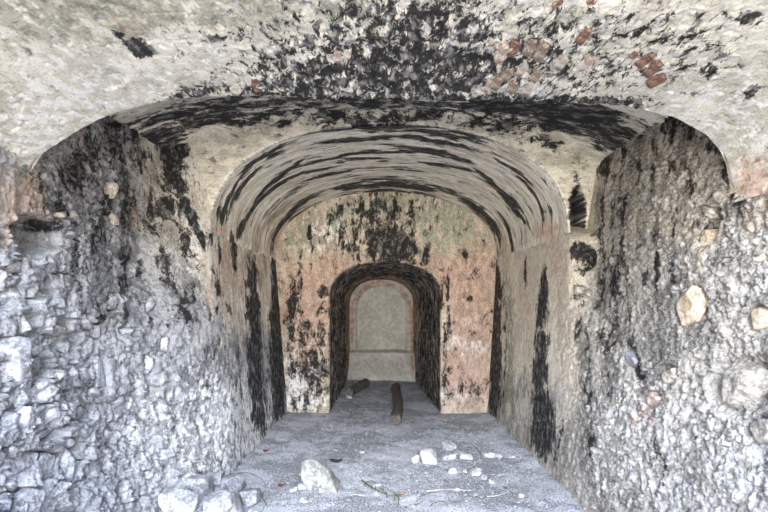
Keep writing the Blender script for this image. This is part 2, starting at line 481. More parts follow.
    (2.029,3.417,0.507,0,0,-0.148,0.9),
    (0.092,3.481,2.398,0,0,-0.074,0.65),
    (-1.844,3.417,0.413,0.036,0.006,-0.073,0.8),
    (-1.974,3.131,0.089,-0.311,-0.071,-0.02,1),
    (-1.854,2.776,0.104,-0.259,-0.047,-0.019,1),
    (-1.75,2.511,0.063,-0.167,-0.039,-0.015,1),
    (-1.672,2.303,0.063,-0.167,-0.03,-0.011,1),
    (0.092,3.38,0.922,0,0,-0.148,0.7),
    (1.291,3.38,0.553,0,0,-0.129,0.7),
    (-1.199,3.398,0.553,0,0,-0.092,0.75),
    (0,3.62,2.2,0,0,0.2,0.72),
    (1.35,3.55,0.8,0,0,0.25,0.95),
    (-1.45,3.55,0.6,0,0,0.2,0.8),
    (1.835,2.402,0.055,0,0,-0.295,1.5),  # wider layer of painted shade in the upright hole
  ],
  ('arch','peach'): [
    (-1.706,2.753,0.148,0,0,-0.369,0.3),
  ],
  ('arch','ochre'): [
    (-1.844,3.417,0.461,0,0,-0.074,0.4),
  ],
  ('arch','green'): [
    (1.752,3.029,0.184,0,0,-0.184,0.3),
  ],
  ('back','soot'): [
    (0.12,2.497,0.419,0,0,-0.299,0.95),
    (-0.441,2.927,0.012,-0.271,-0.075,-0.003,0.6),
    (-0.426,2.591,0.012,-0.271,-0.075,-0.003,0.6),
    (0.03,3.066,0.105,0,0,-0.15,0.75),
    (-0.269,3.021,0.045,0,0,-0.209,0.7),
    (-0.718,2.946,0.12,0,0,-0.239,0.45),
    (-1.32,1.731,-0.006,-0.271,-0.075,0.002,0.75),
    (-1.327,1.394,-0.006,-0.271,-0.075,0.002,0.75),
    (-1.335,1.058,-0.006,-0.271,-0.075,0.002,0.75),
    (-1.342,0.721,-0.006,-0.271,-0.075,0.002,0.75),
    (-0.867,1.794,0.075,0,0,-0.09,0.8),
    (-0.867,1.495,0.075,0,0,-0.075,0.8),
    (-0.897,0.777,0.135,0,0,-0.673,0.68),
    (-1.137,0.179,0.329,0,0,-0.179,0.5),
    (1.286,2.363,0.045,0,0,-0.09,0.9),
    (0.838,2.183,0.06,0,0,-0.06,0.4),
    (-1.196,2.423,0.179,0,0,-0.239,0.3),
    (0.598,2.991,0.299,0,0,-0.15,0.4),
    (-1.421,1.974,0.06,0,0,-0.897,0.3),
    (-0.723,0.441,-0.008,0.301,0.037,0.001,0.6),
    (-0.733,0.815,-0.008,0.301,0.037,0.001,0.6),
    (-0.743,1.189,-0.008,0.301,0.037,0.001,0.6),
    (-0.718,1.637,0.048,0.42,0.037,-0.004,0.6),
    (-0.568,2.026,0.192,0.204,0.027,-0.026,0.6),
    (-0.172,2.213,0.444,0.096,0.008,-0.037,0.6),
    (0.389,2.213,0.456,-0.096,-0.008,-0.037,0.6),
    (0.793,2.004,0.192,-0.24,-0.029,-0.023,0.6),
    (0.942,1.54,0.048,-0.504,-0.037,-0.004,0.6),
    (0.968,0.964,-0.006,-0.42,-0.037,0.001,0.6),
    (0.961,0.441,-0.006,-0.42,-0.037,0.001,0.6),
    (-0.594,2.965,0.006,-0.331,-0.045,-0.001,0.7),
    (-0.587,2.553,0.006,-0.331,-0.045,-0.001,0.7),
    (-0.112,2.886,0.012,-0.504,-0.045,-0.001,0.7),
    (0.232,2.909,0.012,-0.42,-0.06,-0.002,0.7),
    (0.482,2.909,0.006,-0.301,-0.06,-0.001,0.7),
    (0.49,2.535,0.006,-0.301,-0.06,-0.001,0.7),
    (0.68,2.438,0.012,-0.217,-0.06,-0.003,0.7),
    (-1.039,2.535,0.012,-0.42,-0.045,-0.001,0.7),
    (-1.189,1.974,0.012,-0.48,-0.045,-0.001,0.7),
    (1.021,1.787,0.006,-0.301,-0.03,-0.001,0.7),
    (1.028,1.413,0.006,-0.301,-0.03,-0.001,0.7),
    (0.075,2.796,0.897,0,0,-0.449,0.5),
    (-1.017,0.478,0.329,0,0,-0.598,0.6),
    (1.346,0.254,0.299,0,0,-0.224,0.45),
    (-0.972,0.628,0.269,0,0,-0.598,0.6),
    (1.122,0.179,0.449,0,0,-0.15,0.4),
    (0.598,3.17,0.748,0,0,-0.209,0.45),
    (-1.196,1.226,0.239,0,0,-0.748,0.45),
    (1.346,1.675,0.045,0,0,-0.045,0.9),
  ],
  ('back','pink'): [
    (-1.017,1.226,0.269,0,0,-0.673,0.7),
    (1.316,1.376,0.389,0,0,-0.449,0.85),
    (1.226,0.553,0.329,0,0,-0.523,0.75),
    (-0.748,2.243,0.269,0,0,-0.209,0.6),
    (0.897,2.243,0.389,0,0,-0.15,0.7),
    (-1.196,1.675,0.299,0,0,-0.449,0.7),
    (1.122,1.899,0.449,0,0,-0.269,0.9),
    (1.421,1.226,0.359,0,0,-0.179,0.8),
    (1.316,0.703,0.389,0,0,-0.12,0.9),
    (-1.196,0.777,0.209,0,0,-0.299,0.5),
    (-1.077,1.675,0.389,0,0,-0.598,1.1),
    (-1.077,1.002,0.329,0,0,-0.449,0.8),
    (1.346,1.824,0.449,0,0,-0.598,1.1),
    (1.346,0.553,0.389,0,0,-0.449,1),
    (-0.748,2.198,0.329,0,0,-0.209,0.9),
  ],
  ('back','green'): [
    (0.897,2.841,0.658,0,0,-0.419,0.75),
    (-1.226,2.602,0.299,0,0,-0.299,0.5),
    (0.075,3.096,0.449,0,0,-0.179,0.7),
    (-0.598,2.946,0.449,0,0,-0.224,0.6),
    (1.122,2.796,0.508,0,0,-0.359,0.6),
  ],
  ('back','white'): [
    (-1.256,0.404,0.179,0,0,-0.449,0.6),
    (1.346,1.406,0.299,0,0,-0.12,0.6),
    (1.286,1.002,0.329,0,0,-0.12,0.6),
    (-0.867,2.692,0.269,0,0,-0.269,0.5),
    (1.316,1.406,0.389,0,0,-0.075,0.8),
    (1.196,0.972,0.389,0,0,-0.09,0.8),
    (1.122,0.329,0.359,0,0,-0.12,0.7),
    (-1.196,0.179,0.359,0,0,-0.15,0.7),
  ],
  ('end','pink'): [
    (-0.628,1.151,0,0.72,0.067,0,0.65),
    (-0.516,1.791,0.181,0.307,0.058,-0.034,0.65),
    (-0.202,2.06,0.325,0.127,0.024,-0.063,0.65),
    (0.224,2.06,0.361,-0.126,-0.022,-0.064,0.65),
    (0.572,1.791,0.199,-0.307,-0.057,-0.037,0.65),
    (0.707,1.235,0.018,-0.586,-0.067,-0.002,0.65),
    (0.729,0.506,0.018,-0.586,-0.067,-0.002,0.65),
  ],
  ('end','ochre'): [
    (0.045,0.321,0.763,0,0,-0.202,0.5),
    (0.045,0.568,0.673,0,0,-0.034,0.8),
  ],
  ('end','white'): [
    (0.045,1.263,0.404,0,0,-0.494,0.4),
  ],
  ('end','soot'): [
    (0.449,1.802,0.269,0,0,-0.18,0.15),
  ],
}
# stones bedded in the walls: centre y, z, half-axes, tilt, tone
LEFT_STONES = [
  (2.418,1.648,0.074,0.001,-0.002,-0.054,'pale'),
  (2.452,1.491,0.107,-0.02,-0.018,-0.069,'pale'),
  (2.341,1.512,0.056,-0.002,-0.003,-0.078,'grey'),
  (2.342,1.355,0.081,-0.008,-0.004,-0.083,'grey'),
  (2.42,1.197,0.136,-0.042,-0.044,-0.13,'pale'),
  (2.693,1.468,0.091,-0.004,-0.003,-0.06,'grey'),
  (2.689,1.379,0.057,-0.005,-0.002,-0.042,'pale'),
  (2.539,1.346,0.051,-0.005,-0.002,-0.028,'pale'),
  (2.817,1.35,0.073,-0.006,-0.004,-0.068,'grey'),
  (3.079,1.422,0.064,-0.004,-0.002,-0.048,'grey'),
  (2.999,1.32,0.069,-0.015,-0.033,-0.089,'grey'),
  (2.718,1.153,0.1,-0.017,-0.009,-0.071,'grey'),
  (2.855,1.169,0.055,-0.008,-0.007,-0.05,'grey'),
  (2.781,1.248,0.07,-0.009,-0.003,-0.03,'pale'),
  (2.603,1.646,0.077,0.001,-0.002,-0.041,'grey'),
  (2.382,1.097,0.087,0.007,0.016,-0.053,'pale'),
  (2.37,1.005,0.049,-0.02,-0.022,-0.057,'pale'),
  (2.608,0.968,0.044,-0.017,-0.027,-0.062,'pale'),
  (2.5,1.006,0.056,-0.013,-0.008,-0.048,'grey'),
  (2.565,0.859,0.078,0.004,0.013,-0.035,'grey'),
  (2.398,0.769,0.093,0.002,0.017,-0.049,'grey'),
  (2.738,0.632,0.081,-0.037,-0.045,-0.105,'pale'),
  (2.529,0.656,0.07,-0.031,-0.033,-0.105,'grey'),
  (2.642,0.449,0.069,-0.037,-0.028,-0.069,'pale'),
  (2.257,0.732,0.034,-0.013,-0.006,-0.038,'pale'),
  (2.25,0.61,0.039,-0.017,-0.007,-0.042,'pale'),
  (2.329,0.679,0.049,-0.019,-0.008,-0.044,'grey'),
  (3.129,0.71,0.054,-0.015,-0.014,-0.079,'slate'),
  (3.548,1.892,0.1,0.008,-0.017,-0.104,'grey'),
  (3.598,1.296,0.038,-0.003,-0.005,-0.064,'pale'),
  (3.475,1.144,0.031,-0.004,0,-0.077,'pale'),
  (3.23,0.904,0.081,0.007,0.012,-0.043,'slate'),
  (3.314,2.454,0.087,0.031,0.018,-0.068,'cream'),
  (3.329,2.251,0.063,0.012,-0.003,-0.06,'cream'),
  (3.131,2.296,0.056,0.012,-0.003,-0.063,'grey'),
  (3.086,1.141,0.063,-0.009,-0.013,-0.108,'slate'),
  (3.351,1.406,0.057,-0.003,-0.014,-0.051,'grey'),
  (2.515,1.84,0.064,0.006,-0.001,-0.034,'pale'),
  (2.866,2.052,0.074,0.012,-0.002,-0.039,'grey'),
  (2.403,1.798,0.059,0.005,-0.001,-0.037,'pale'),
  (2.781,2.156,0.079,0.025,0.005,-0.023,'cream'),
  (2.899,0.917,0.078,0.011,0.026,-0.045,'grey'),
  (3.048,1.011,0.076,-0.015,-0.006,-0.039,'grey'),
  (2.957,1.488,0.07,-0.003,-0.003,-0.052,'grey'),
  (3.249,1.636,0.073,0.001,-0.003,-0.065,'grey'),
  (3.572,1.6,0.039,0,-0.029,-0.071,'grey'),
]
RIGHT_STONES = [
  (2.706,1.594,-0.102,0,-0.021,-0.126,'tan','rounded tan stone set in the right wall'),
  (2.286,1.524,-0.06,0.025,-0.032,-0.061,'tan','angular tan stone at the edge of the right wall'),
  (2.355,1.181,-0.123,-0.041,0.054,-0.128,'stone','large broken stone bedded in the right wall'),
  (2.192,0.981,-0.057,-0.004,0.016,-0.078,'stone',None),
  (2.659,1.996,-0.049,-0.007,-0.009,-0.054,'tan','brown stone inside a hollow of the right wall'),
  (2.685,2.155,-0.05,-0.025,0.009,-0.032,'stone',None),
  (4.018,1.734,-0.048,-0.002,-0.01,-0.045,'stone',None),
  (3.928,1.705,-0.045,-0.001,-0.012,-0.035,'stone',None),
  (2.799,1.165,-0.056,0.009,-0.011,-0.06,'stone',None),
  (2.904,0.987,-0.061,-0.003,0.015,-0.052,'rose','reddish stone low in the right wall'),
  (3.166,1.234,-0.053,0.018,-0.057,-0.06,'slate',None),
]
HOLE_CENTRE = (4.007, 2.001)
# bricks laid bare in the front vault: s, y, half-axes, tone
BRICKS = [
  (3.025,1.987,0.027,0.013,0.009,0.081,'rust'),
  (3.096,1.98,0.03,0.018,0.006,0.077,'brown'),
  (3.155,2.01,0.03,0.018,0.006,0.079,'brown'),
  (2.978,2.011,0.027,0.016,0.003,0.081,'rose'),
  (2.919,1.972,0.024,0.013,0,0.063,'grey'),
  (3.291,1.89,0.024,0.019,0,0.061,'rust'),
  (3.279,2.1,0.032,0.035,-0.006,0.057,'grey'),
  (3.403,2.116,0.027,0.027,-0.009,0.056,'rose'),
  (3.657,2.069,0.027,0.028,-0.012,0.058,'rust'),
  (3.722,2.12,0.032,0.027,0,0.066,'rust'),
  (3.798,2.217,0.035,0.036,-0.015,0.053,'rust'),
  (3.733,2.28,0.018,0.027,-0.018,0.013,'rust'),
  (3.58,2.025,0.018,0.015,0,0.025,'rust'),
  (3.061,2.211,0.03,0.027,-0.006,0.063,'brown'),
  (3.031,2.3,0.03,0.03,-0.006,0.068,'brown'),
  (2.996,2.343,0.027,0.03,-0.009,0.07,'rose'),
  (3.126,2.342,0.032,0.035,-0.009,0.058,'brown'),
  (3.208,2.363,0.03,0.035,-0.006,0.059,'grey'),
  (2.949,2.433,0.03,0.029,-0.003,0.05,'grey'),
  (3.12,2.173,0.027,0.027,-0.003,0.061,'grey'),
  (3.202,2.219,0.03,0.031,-0.003,0.052,'brown'),
  (2.199,2.108,0.018,0.005,-0.009,0.052,'cream'),
  (2.235,2.089,0.018,0.005,-0.009,0.051,'rose'),
  (2.288,2.063,0.018,0.005,-0.006,0.041,'cream'),
  (1.656,2.433,0.024,-0.035,0.012,0.044,'cream'),
  (1.78,2.429,0.027,-0.028,0.003,0.065,'rust'),
  (1.78,2.342,0.018,-0.001,-0.012,0.043,'rust'),
  (3.102,1.69,0.015,-0.02,0.009,0.015,'rust'),
  (3.226,1.69,0.018,0,0.006,0.016,'rust'),
]
# loose stones: x, y of the foot, width, height, tone, label
ROCKS = [
  (-0.51,3.89,0.32,0.294,'boulder','large angular pale grey stone alone on the dusty floor'),
  (-1.54,3.38,0.248,0.18,'pale','rounded pale stone at the left end of the heap by the left wall'),
  (-1.511,3.65,0.227,0.195,'grey','grey stone at the back of the heap by the left wall'),
  (-1.437,3.87,0.129,0.129,'grey','smallest grey stone at the back of the heap by the left wall'),
  (-1.187,3.26,0.29,0.232,'pale','largest pale stone of the heap, in front at the foot of the left wall'),
  (-1.26,3.73,0.199,0.158,'slate','dark grey stone behind the largest stone of the heap'),
  (-1.064,3.6,0.168,0.144,'grey','blocky grey stone at the right end of the heap by the left wall'),
  (-0.962,3.38,0.105,0.075,'pale','small pale stone in front at the right end of the heap'),
  (0.369,4.62,0.092,0.082,'white','small round white stone left of the broken white one'),
  (0.499,4.59,0.173,0.132,'white','pointed bright white stone on the floor near the right wall'),
  (0.587,4.8,0.075,0.096,'grey','thin grey chip standing behind the pointed white stone'),
  (0.767,4.93,0.153,0.121,'pale','pale block at the back of the white stone scatter'),
  (0.717,4.67,0.156,0.052,'pale','flat pale stone in front of the pale block'),
  (0.811,4.8,0.107,0.053,'grey','flat grey chip just beside the pale block'),
  (0.904,4.67,0.145,0.073,'white','long white stone in the middle of the scatter'),
  (1.155,4.77,0.138,0.053,'pale','flat pale slab towards the right wall'),
  (1.261,4.77,0.085,0.042,'pale','small flat chip beside the pale slab, towards the right wall'),
  (1.399,4.77,0.085,0.032,'pale','thin pale chip nearest the right wall'),
  (0.699,4.31,0.086,0.067,'white','small white lump in front of the scatter'),
  (0.824,4.36,0.048,0.039,'grey','tiny grey lump between two white lumps'),
  (0.904,4.24,0.113,0.075,'pale','pale lump in front of the scatter'),
  (0.971,4.16,0.083,0.065,'grey','grey lump touching the pale lump in front of the scatter'),
  (1.018,4.09,0.045,0.036,'white','tiny white chip at the end of the front row of lumps'),
  (1.183,3.75,0.042,0.033,'white','tiny white chip lying alone in the right foreground'),
  (-0.748,3.87,0.069,0.034,'white','white plaster chip left of the large angular stone'),
  (-0.67,3.91,0.087,0.052,'white','white plaster chip tucked against the large angular stone'),
  (-0.026,3.96,0.079,0.044,'grey','small grey stone behind the green sprig'),
  (-0.622,3.64,0.073,0.04,'pale','pale chip in front of the large angular stone'),
  (-0.539,7.83,0.104,0.052,'white','small white chip in front of the short log in the arched passage'),
  (-0.196,4.9,0.054,0.033,'pale','pale chip on bare floor in front of the passage'),
  (0.67,3.91,0.052,0.026,'white','thin white chip among the dry stalks'),
]

SC = bpy.context.scene
COL = SC.collection

# ---------------------------------------------------------------- noise on arrays
def _hash(ix, iy, seed):
    h = (ix.astype(np.int64) * 374761393 + iy.astype(np.int64) * 668265263 + seed * 974711) & 0xFFFFFFFF
    h = ((h ^ (h >> 13)) * 1274126177) & 0xFFFFFFFF
    h = ((h ^ (h >> 16)) * 2246822519) & 0xFFFFFFFF
    return ((h ^ (h >> 15)) & 0xFFFFFF) / float(0xFFFFFF)
def vnoise(u, v, seed=0):
    iu, iv = np.floor(u), np.floor(v)
    fu, fv = u - iu, v - iv
    fu, fv = fu * fu * (3 - 2 * fu), fv * fv * (3 - 2 * fv)
    a, b = _hash(iu, iv, seed), _hash(iu + 1, iv, seed)
    c, d = _hash(iu, iv + 1, seed), _hash(iu + 1, iv + 1, seed)
    return (a * (1 - fu) + b * fu) * (1 - fv) + (c * (1 - fu) + d * fu) * fv
def fbm(u, v, seed=0, octaves=4, gain=0.5):
    t, amp, tot = 0, 1, 0
    for k in range(octaves):
        t = t + amp * vnoise(u * 2 ** k + 17.3 * k, v * 2 ** k - 9.1 * k, seed + k); tot += amp; amp *= gain
    return t / tot - 0.5
def cells(u, v, seed=0, jitter=0.9):
    """nearest and second nearest jittered point: f1, f2, a random number and the offset from the nearest"""
    iu, iv = np.floor(u), np.floor(v)
    f1 = np.full(u.shape, 9.0); f2 = f1.copy()
    rid = np.zeros(u.shape); ou = rid.copy(); ov = rid.copy()
    for a in (-1, 0, 1):
        for b in (-1, 0, 1):
            cu, cv = iu + a, iv + b
            pu = cu + 0.5 + jitter * (_hash(cu, cv, seed) - 0.5)
            pv = cv + 0.5 + jitter * (_hash(cu, cv, seed + 51) - 0.5)
            d = np.hypot(u - pu, v - pv)
            r = _hash(cu, cv, seed + 99)
            near = d < f1
            f2 = np.where(near, f1, np.minimum(f2, d))
            rid = np.where(near, r, rid); ou = np.where(near, u - pu, ou); ov = np.where(near, v - pv, ov)
            f1 = np.where(near, d, f1)
    return f1, f2, rid, ou, ov
def facets(u, v, seed=0, tilt=0.9, crack=0.12):
    """broken stone faces: every cell a tilted plane at its own height, a groove between cells; about -1 .. 1"""
    wu = u + 0.35 * fbm(u * 1.3, v * 1.3, seed + 7, 3); wv = v + 0.35 * fbm(u * 1.3 + 40, v * 1.3, seed + 8, 3)
    f1, f2, r, ou, ov = cells(wu, wv, seed)
    r2, r3 = (r * 57.31) % 1, (r * 173.7) % 1
    h = (r - 0.5) * 1.1 + tilt * ((r2 - 0.5) * 2 * ou + (r3 - 0.5) * 2 * ov)
    g = np.clip((f2 - f1) / crack, 0, 1)
    h = h * (0.4 + 0.6 * g) - 0.55 * (1 - g) ** 2
    return h, r2, g

# ---------------------------------------------------------------- meshes
CHANNELS = ('soot', 'ochre', 'pink', 'peach', 'green', 'white')
def stain(surface, ch, U, V):
    m = np.zeros(U.shape)
    if (surface, ch) not in STAINS: return m
    wu = 0.05 * fbm(U * 2.1, V * 2.1, 901, 3) + 0.055 * fbm(U * 9, V * 7, 903, 4)
    wv = 0.06 * fbm(U * 2.1 + 31, V * 2.1, 902, 3) + 0.07 * fbm(U * 9, V * 7 + 13, 904, 4)
    U, V = U + wu, V + wv
    for (cu, cv, ax, ay, bx, by, st) in STAINS.get((surface, ch), ()):
        det = ax * by - ay * bx
        if abs(det) < 1e-7: continue
        R = 1.8 * (math.hypot(ax, ay) + math.hypot(bx, by))
        near = (abs(U - cu) < R) & (abs(V - cv) < R)
        du, dv = U[near] - cu, V[near] - cv
        q = np.hypot((du * by - dv * bx) / det, (dv * ax - du * ay) / det)
        m[near] = np.maximum(m[near], st * 0.92 * np.clip((1.75 - q) / 1.25, 0, 1))
    return m
def tag(o, label=None, cat=None, group=None, kind=None):
    for k, v in (('label', label), ('category', cat), ('group', group), ('kind', kind)):
        if v: o[k] = v
    return o
def mesh_from(name, verts, quads, mat, parent=None, smooth=True, uv=None, attrs=None):
    me = bpy.data.meshes.new(name)
    n, f = len(verts), len(quads); k = quads.shape[1]
    me.vertices.add(n); me.vertices.foreach_set('co', verts.astype(np.float32).ravel())
    me.loops.add(f * k); me.loops.foreach_set('vertex_index', quads.astype(np.int32).ravel())
    me.polygons.add(f); me.polygons.foreach_set('loop_start', np.arange(0, f * k, k, dtype=np.int32))
    me.polygons.foreach_set('use_smooth', np.full(f, bool(smooth)))
    me.update(calc_edges=True)
    if uv is not None:
        l = me.uv_layers.new(name='surface'); l.data.foreach_set('uv', uv[quads.ravel()].astype(np.float32).ravel())
    for key, val in (attrs or {}).items():
        a = me.attributes.new(key, 'FLOAT', 'POINT'); a.data.foreach_set('value', val.astype(np.float32).ravel())
    me.materials.append(mat); me.validate()
    o = bpy.data.objects.new(name, me); COL.objects.link(o)
    if parent: o.parent = parent
    return o
def grid(name, P, U, V, mat, surface=None, flip=False, extra=None, parent=None):
    nu, nv = P.shape[:2]
    i = np.arange(nu * nv).reshape(nu, nv)
    q = np.stack([i[:-1, :-1], i[1:, :-1], i[1:, 1:], i[:-1, 1:]], -1).reshape(-1, 4)
    if flip: q = q[:, ::-1]
    attrs = {c: stain(surface, c, U, V) for c in CHANNELS if (surface, c) in STAINS}
    attrs.update(extra or {})
    o = mesh_from(name, P.reshape(-1, 3), q, mat, parent, True, np.stack([U, V], -1).reshape(-1, 2), attrs)
    return o

# ---------------------------------------------------------------- materials
class Nodes:
    def __init__(s, name):
        s.m = bpy.data.materials.new(name); s.m.use_nodes = True
        s.t = s.m.node_tree; s.t.nodes.clear()
        s.out = s.n('ShaderNodeOutputMaterial'); s.b = s.n('ShaderNodeBsdfPrincipled')
        s.b.inputs['Roughness'].default_value = 0.92
        s.b.inputs['Specular IOR Level'].default_value = 0.25
        s.l(s.b.outputs[0], s.out.inputs[0])
    def n(s, kind, **kw):
        x = s.t.nodes.new(kind)
        for k, v in kw.items(): setattr(x, k, v)
        return x
    def l(s, a, b): s.t.links.new(a, b)
    def put(s, sock, v):
        if isinstance(v, bpy.types.NodeSocket): s.l(v, sock)
        elif isinstance(v, tuple) and len(v) == 3 and sock.type == 'RGBA': sock.default_value = (*v, 1)
        else: sock.default_value = v
    def math(s, op, a, b=0.0, c=0.0):
        x = s.n('ShaderNodeMath', operation=op)
        s.put(x.inputs[0], a); s.put(x.inputs[1], b); s.put(x.inputs[2], c)
        return x.outputs[0]
    def step(s, v, a, b):
        x = s.n('ShaderNodeMapRange', interpolation_type='SMOOTHSTEP')
        s.put(x.inputs[0], v); x.inputs[1].default_value = a; x.inputs[2].default_value = b
        return x.outputs[0]
    def mix(s, f, a, b):
        x = s.n('ShaderNodeMix', data_type='RGBA')
        s.put(x.inputs[0], f); s.put(x.inputs[6], a); s.put(x.inputs[7], b)
        return x.outputs[2]
    def coords(s, scale=(1, 1, 1), rot=0, kind='UV'):
        tc = s.n('ShaderNodeTexCoord'); mp = s.n('ShaderNodeMapping')
        s.l(tc.outputs[kind], mp.inputs[0]); mp.inputs['Scale'].default_value = scale
        mp.inputs['Rotation'].default_value = (0, 0, rot)
        return mp.outputs[0]
    def noise(s, vec, scale, detail=5, rough=0.6, dist=0.0):
        x = s.n('ShaderNodeTexNoise'); s.l(vec, x.inputs['Vector'])
        x.inputs['Scale'].default_value = scale; x.inputs['Detail'].default_value = detail
        x.inputs['Roughness'].default_value = rough; x.inputs['Distortion'].default_value = dist
        return s.math('MULTIPLY_ADD', x.outputs[0], 4.0, -1.5)          # spread to about 0.5 +- 0.2
    def attr(s, name):
        x = s.n('ShaderNodeAttribute', attribute_name=name); return x.outputs['Fac']
    def bump(s, h, strength, dist):
        x = s.n('ShaderNodeBump'); x.inputs['Strength'].default_value = strength; x.inputs['Distance'].default_value = dist
        s.l(h, x.inputs['Height']); s.l(x.outputs[0], s.b.inputs['Normal'])

STAIN_COLOUR = dict(soot=(0.012, 0.012, 0.013), ochre=(0.33, 0.22, 0.11), pink=(0.56, 0.27, 0.17), peach=(0.62, 0.46, 0.35),
                    green=(0.27, 0.29, 0.18), white=(0.78, 0.77, 0.74))
def wall_material(name, low, high, channels, aniso=(1, 1, 1), rot=0, speckle=0.5, soot_base=0.0, cell=None, grain=0.5, colours=None,
                  gain=0.52, stain_scale=5.0, sc=1.0, soot_var=0.16, inner=None, space='UV'):
    n = Nodes(name)
    v = n.coords((1, 1, 1), 0, space); va = n.coords(aniso, rot, space)
    broad = n.noise(va, 2.2 * sc, 6, 0.62); mid = n.noise(va, 11 * sc, 6, 0.68, 0.3); fine = n.noise(v, 62 * sc, 5, 0.75); edge = n.noise(va, stain_scale, 8, 0.78, 0.4)
    edge = n.math('ADD', n.math('MULTIPLY', edge, 0.8), n.math('MULTIPLY', fine, 0.2))
    tone = n.math('ADD', n.math('MULTIPLY', n.math('SUBTRACT', broad, 0.5), 0.8), n.math('ADD', n.math('MULTIPLY', n.math('SUBTRACT', mid, 0.5), 0.8), 0.5))
    col = n.mix(n.step(tone, 0.05, 0.95), low, high)
    if inner:                                   # smoother plaster deeper in
        pl = n.mix(n.step(tone, 0.1, 0.9), inner[0], inner[1])
    if cell:                                    # each stone of the wall its own tone
        r = n.attr('cell'); g = n.attr('stone')
        scol = n.mix(r, cell[0], cell[1])
        scol = n.mix(n.math('MULTIPLY', n.step(mid, 0.4, 0.9), 0.35), scol, high)
        col = n.mix(n.math('MULTIPLY', g, n.step(edge, 0.25, 0.5)), col, scol)
    if inner: col = n.mix(n.step(n.math('ADD', n.attr('deep'), n.math('MULTIPLY', n.math('SUBTRACT', edge, 0.5), 0.9)), 0.25, 0.75), col, pl)
    cs = dict(STAIN_COLOUR); cs.update(colours or {})
    for ch in ('white', 'peach', 'pink', 'ochre', 'green', 'soot'):
        if ch == 'soot':
            # grain: sand, lime and pin-holes in the plaster
            sp = n.step(fine, 0.14, 0.34)
            col = n.mix(n.math('MULTIPLY', n.math('SUBTRACT', 1.0, sp), speckle), col, (0.07, 0.068, 0.065))
            col = n.mix(n.math('MULTIPLY', n.step(fine, 0.54, 0.68), speckle * 0.6), col, (0.8, 0.78, 0.74))
        if ch not in channels and not (ch == 'soot' and soot_base): continue
        if ch in channels: a = n.attr(ch)
        else: a = 0.0
        if ch == 'soot' and soot_base: a = n.math('MAXIMUM', a, soot_base)
        shift = {'white': mid, 'green': n.noise(va, 7 * sc, 6, 0.7)}.get(ch, edge)
        f = n.math('ADD', a, n.math('MULTIPLY', n.math('SUBTRACT', shift, 0.5), gain * 1.6))
        f = n.step(f, 0.40, 0.60) if ch == 'soot' else n.math('MULTIPLY', n.step(f, 0.25, 0.8), 0.85)
        f = n.math('MULTIPLY', f, n.step(a, 0.02, 0.2)) if not isinstance(a, float) else f
        c = cs[ch]
        if ch == 'soot':
            c = n.mix(n.step(mid, 0.5, 0.98), c, (soot_var, soot_var * 0.97, soot_var * 0.93))
            f = n.math('MULTIPLY', f, 0.97)
        else:
            c = n.mix(n.step(mid, 0.3, 0.7), tuple(x * 0.75 for x in c), tuple(min(1, x * 1.15) for x in c))
        col = n.mix(f, col, c)
    n.l(col, n.b.inputs['Base Color'])
    h = n.math('ADD', n.math('MULTIPLY', mid, 0.7), n.math('MULTIPLY', fine, 0.4))
    n.bump(h, grain, 0.010)
    return n.m
def stone_material(name, a, b, scale=14, vein=None, grain=0.6):
    n = Nodes(name); v = n.coords(kind='Object')
    k = n.noise(v, scale, 7, 0.68); k2 = n.noise(v, scale * 4, 4, 0.7)
    col = n.mix(n.step(k, 0.1, 0.9), a, b)
    col = n.mix(n.math('MULTIPLY', n.step(k2, 0.60, 0.9), 0.25), col, (0.75, 0.74, 0.72))
    col = n.mix(n.math('MULTIPLY', n.step(k2, 0.40, 0.15), 0.4), col, vein or (0.16, 0.15, 0.15))
    n.l(col, n.b.inputs['Base Color'])
    n.bump(n.math('ADD', k, n.math('MULTIPLY', k2, 0.5)), grain, 0.006)
    return n.m

M_LEFT = wall_material('rubble masonry', (0.15, 0.15, 0.157), (0.48, 0.48, 0.486), ('soot', 'ochre', 'peach', 'white'), (1.4, 1.4, 0.8), space='Object', cell=((0.25, 0.25, 0.26), (0.66, 0.655, 0.655)), grain=1.0, speckle=0.32, sc=1.3, inner=((0.60, 0.54, 0.45), (0.92, 0.86, 0.76)))
M_RIGHT = wall_material('rough lime render', (0.20, 0.18, 0.15), (0.64, 0.58, 0.485), ('soot', 'peach', 'green', 'white', 'pink'), (1.4, 1.4, 0.8), space='Object', cell=((0.22, 0.20, 0.17), (0.66, 0.60, 0.51)), grain=1.0, speckle=0.5, sc=1.5, colours=dict(peach=(0.80, 0.66, 0.50)),
                        inner=((0.68, 0.59, 0.45), (0.95, 0.86, 0.70)))
M_FRONT = wall_material('cream vault plaster', (0.60, 0.57, 0.47), (0.84, 0.805, 0.69), ('soot', 'ochre', 'pink', 'peach', 'green', 'white'), (1.5, 0.8, 1), 0.25,
                        grain=0.5, speckle=0.30, sc=1.2, soot_var=0.24, stain_scale=14, gain=0.72, soot_base=0.12, colours=dict(green=(0.38, 0.37, 0.28), pink=(0.66, 0.43, 0.32), peach=(0.70, 0.53, 0.42)))
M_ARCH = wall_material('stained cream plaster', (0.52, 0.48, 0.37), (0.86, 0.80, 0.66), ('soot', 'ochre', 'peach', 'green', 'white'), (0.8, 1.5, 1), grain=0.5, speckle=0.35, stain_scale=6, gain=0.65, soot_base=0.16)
M_INNER = wall_material('streaked vault plaster', (0.60, 0.54, 0.42), (0.94, 0.905, 0.80), ('soot', 'ochre', 'pink'), (0.8, 4.2, 1), 0.09, grain=0.5, speckle=0.3,
                        soot_base=0.24, gain=0.62, stain_scale=3.2, colours=dict(pink=(0.74, 0.52, 0.40), ochre=(0.42, 0.31, 0.19)))
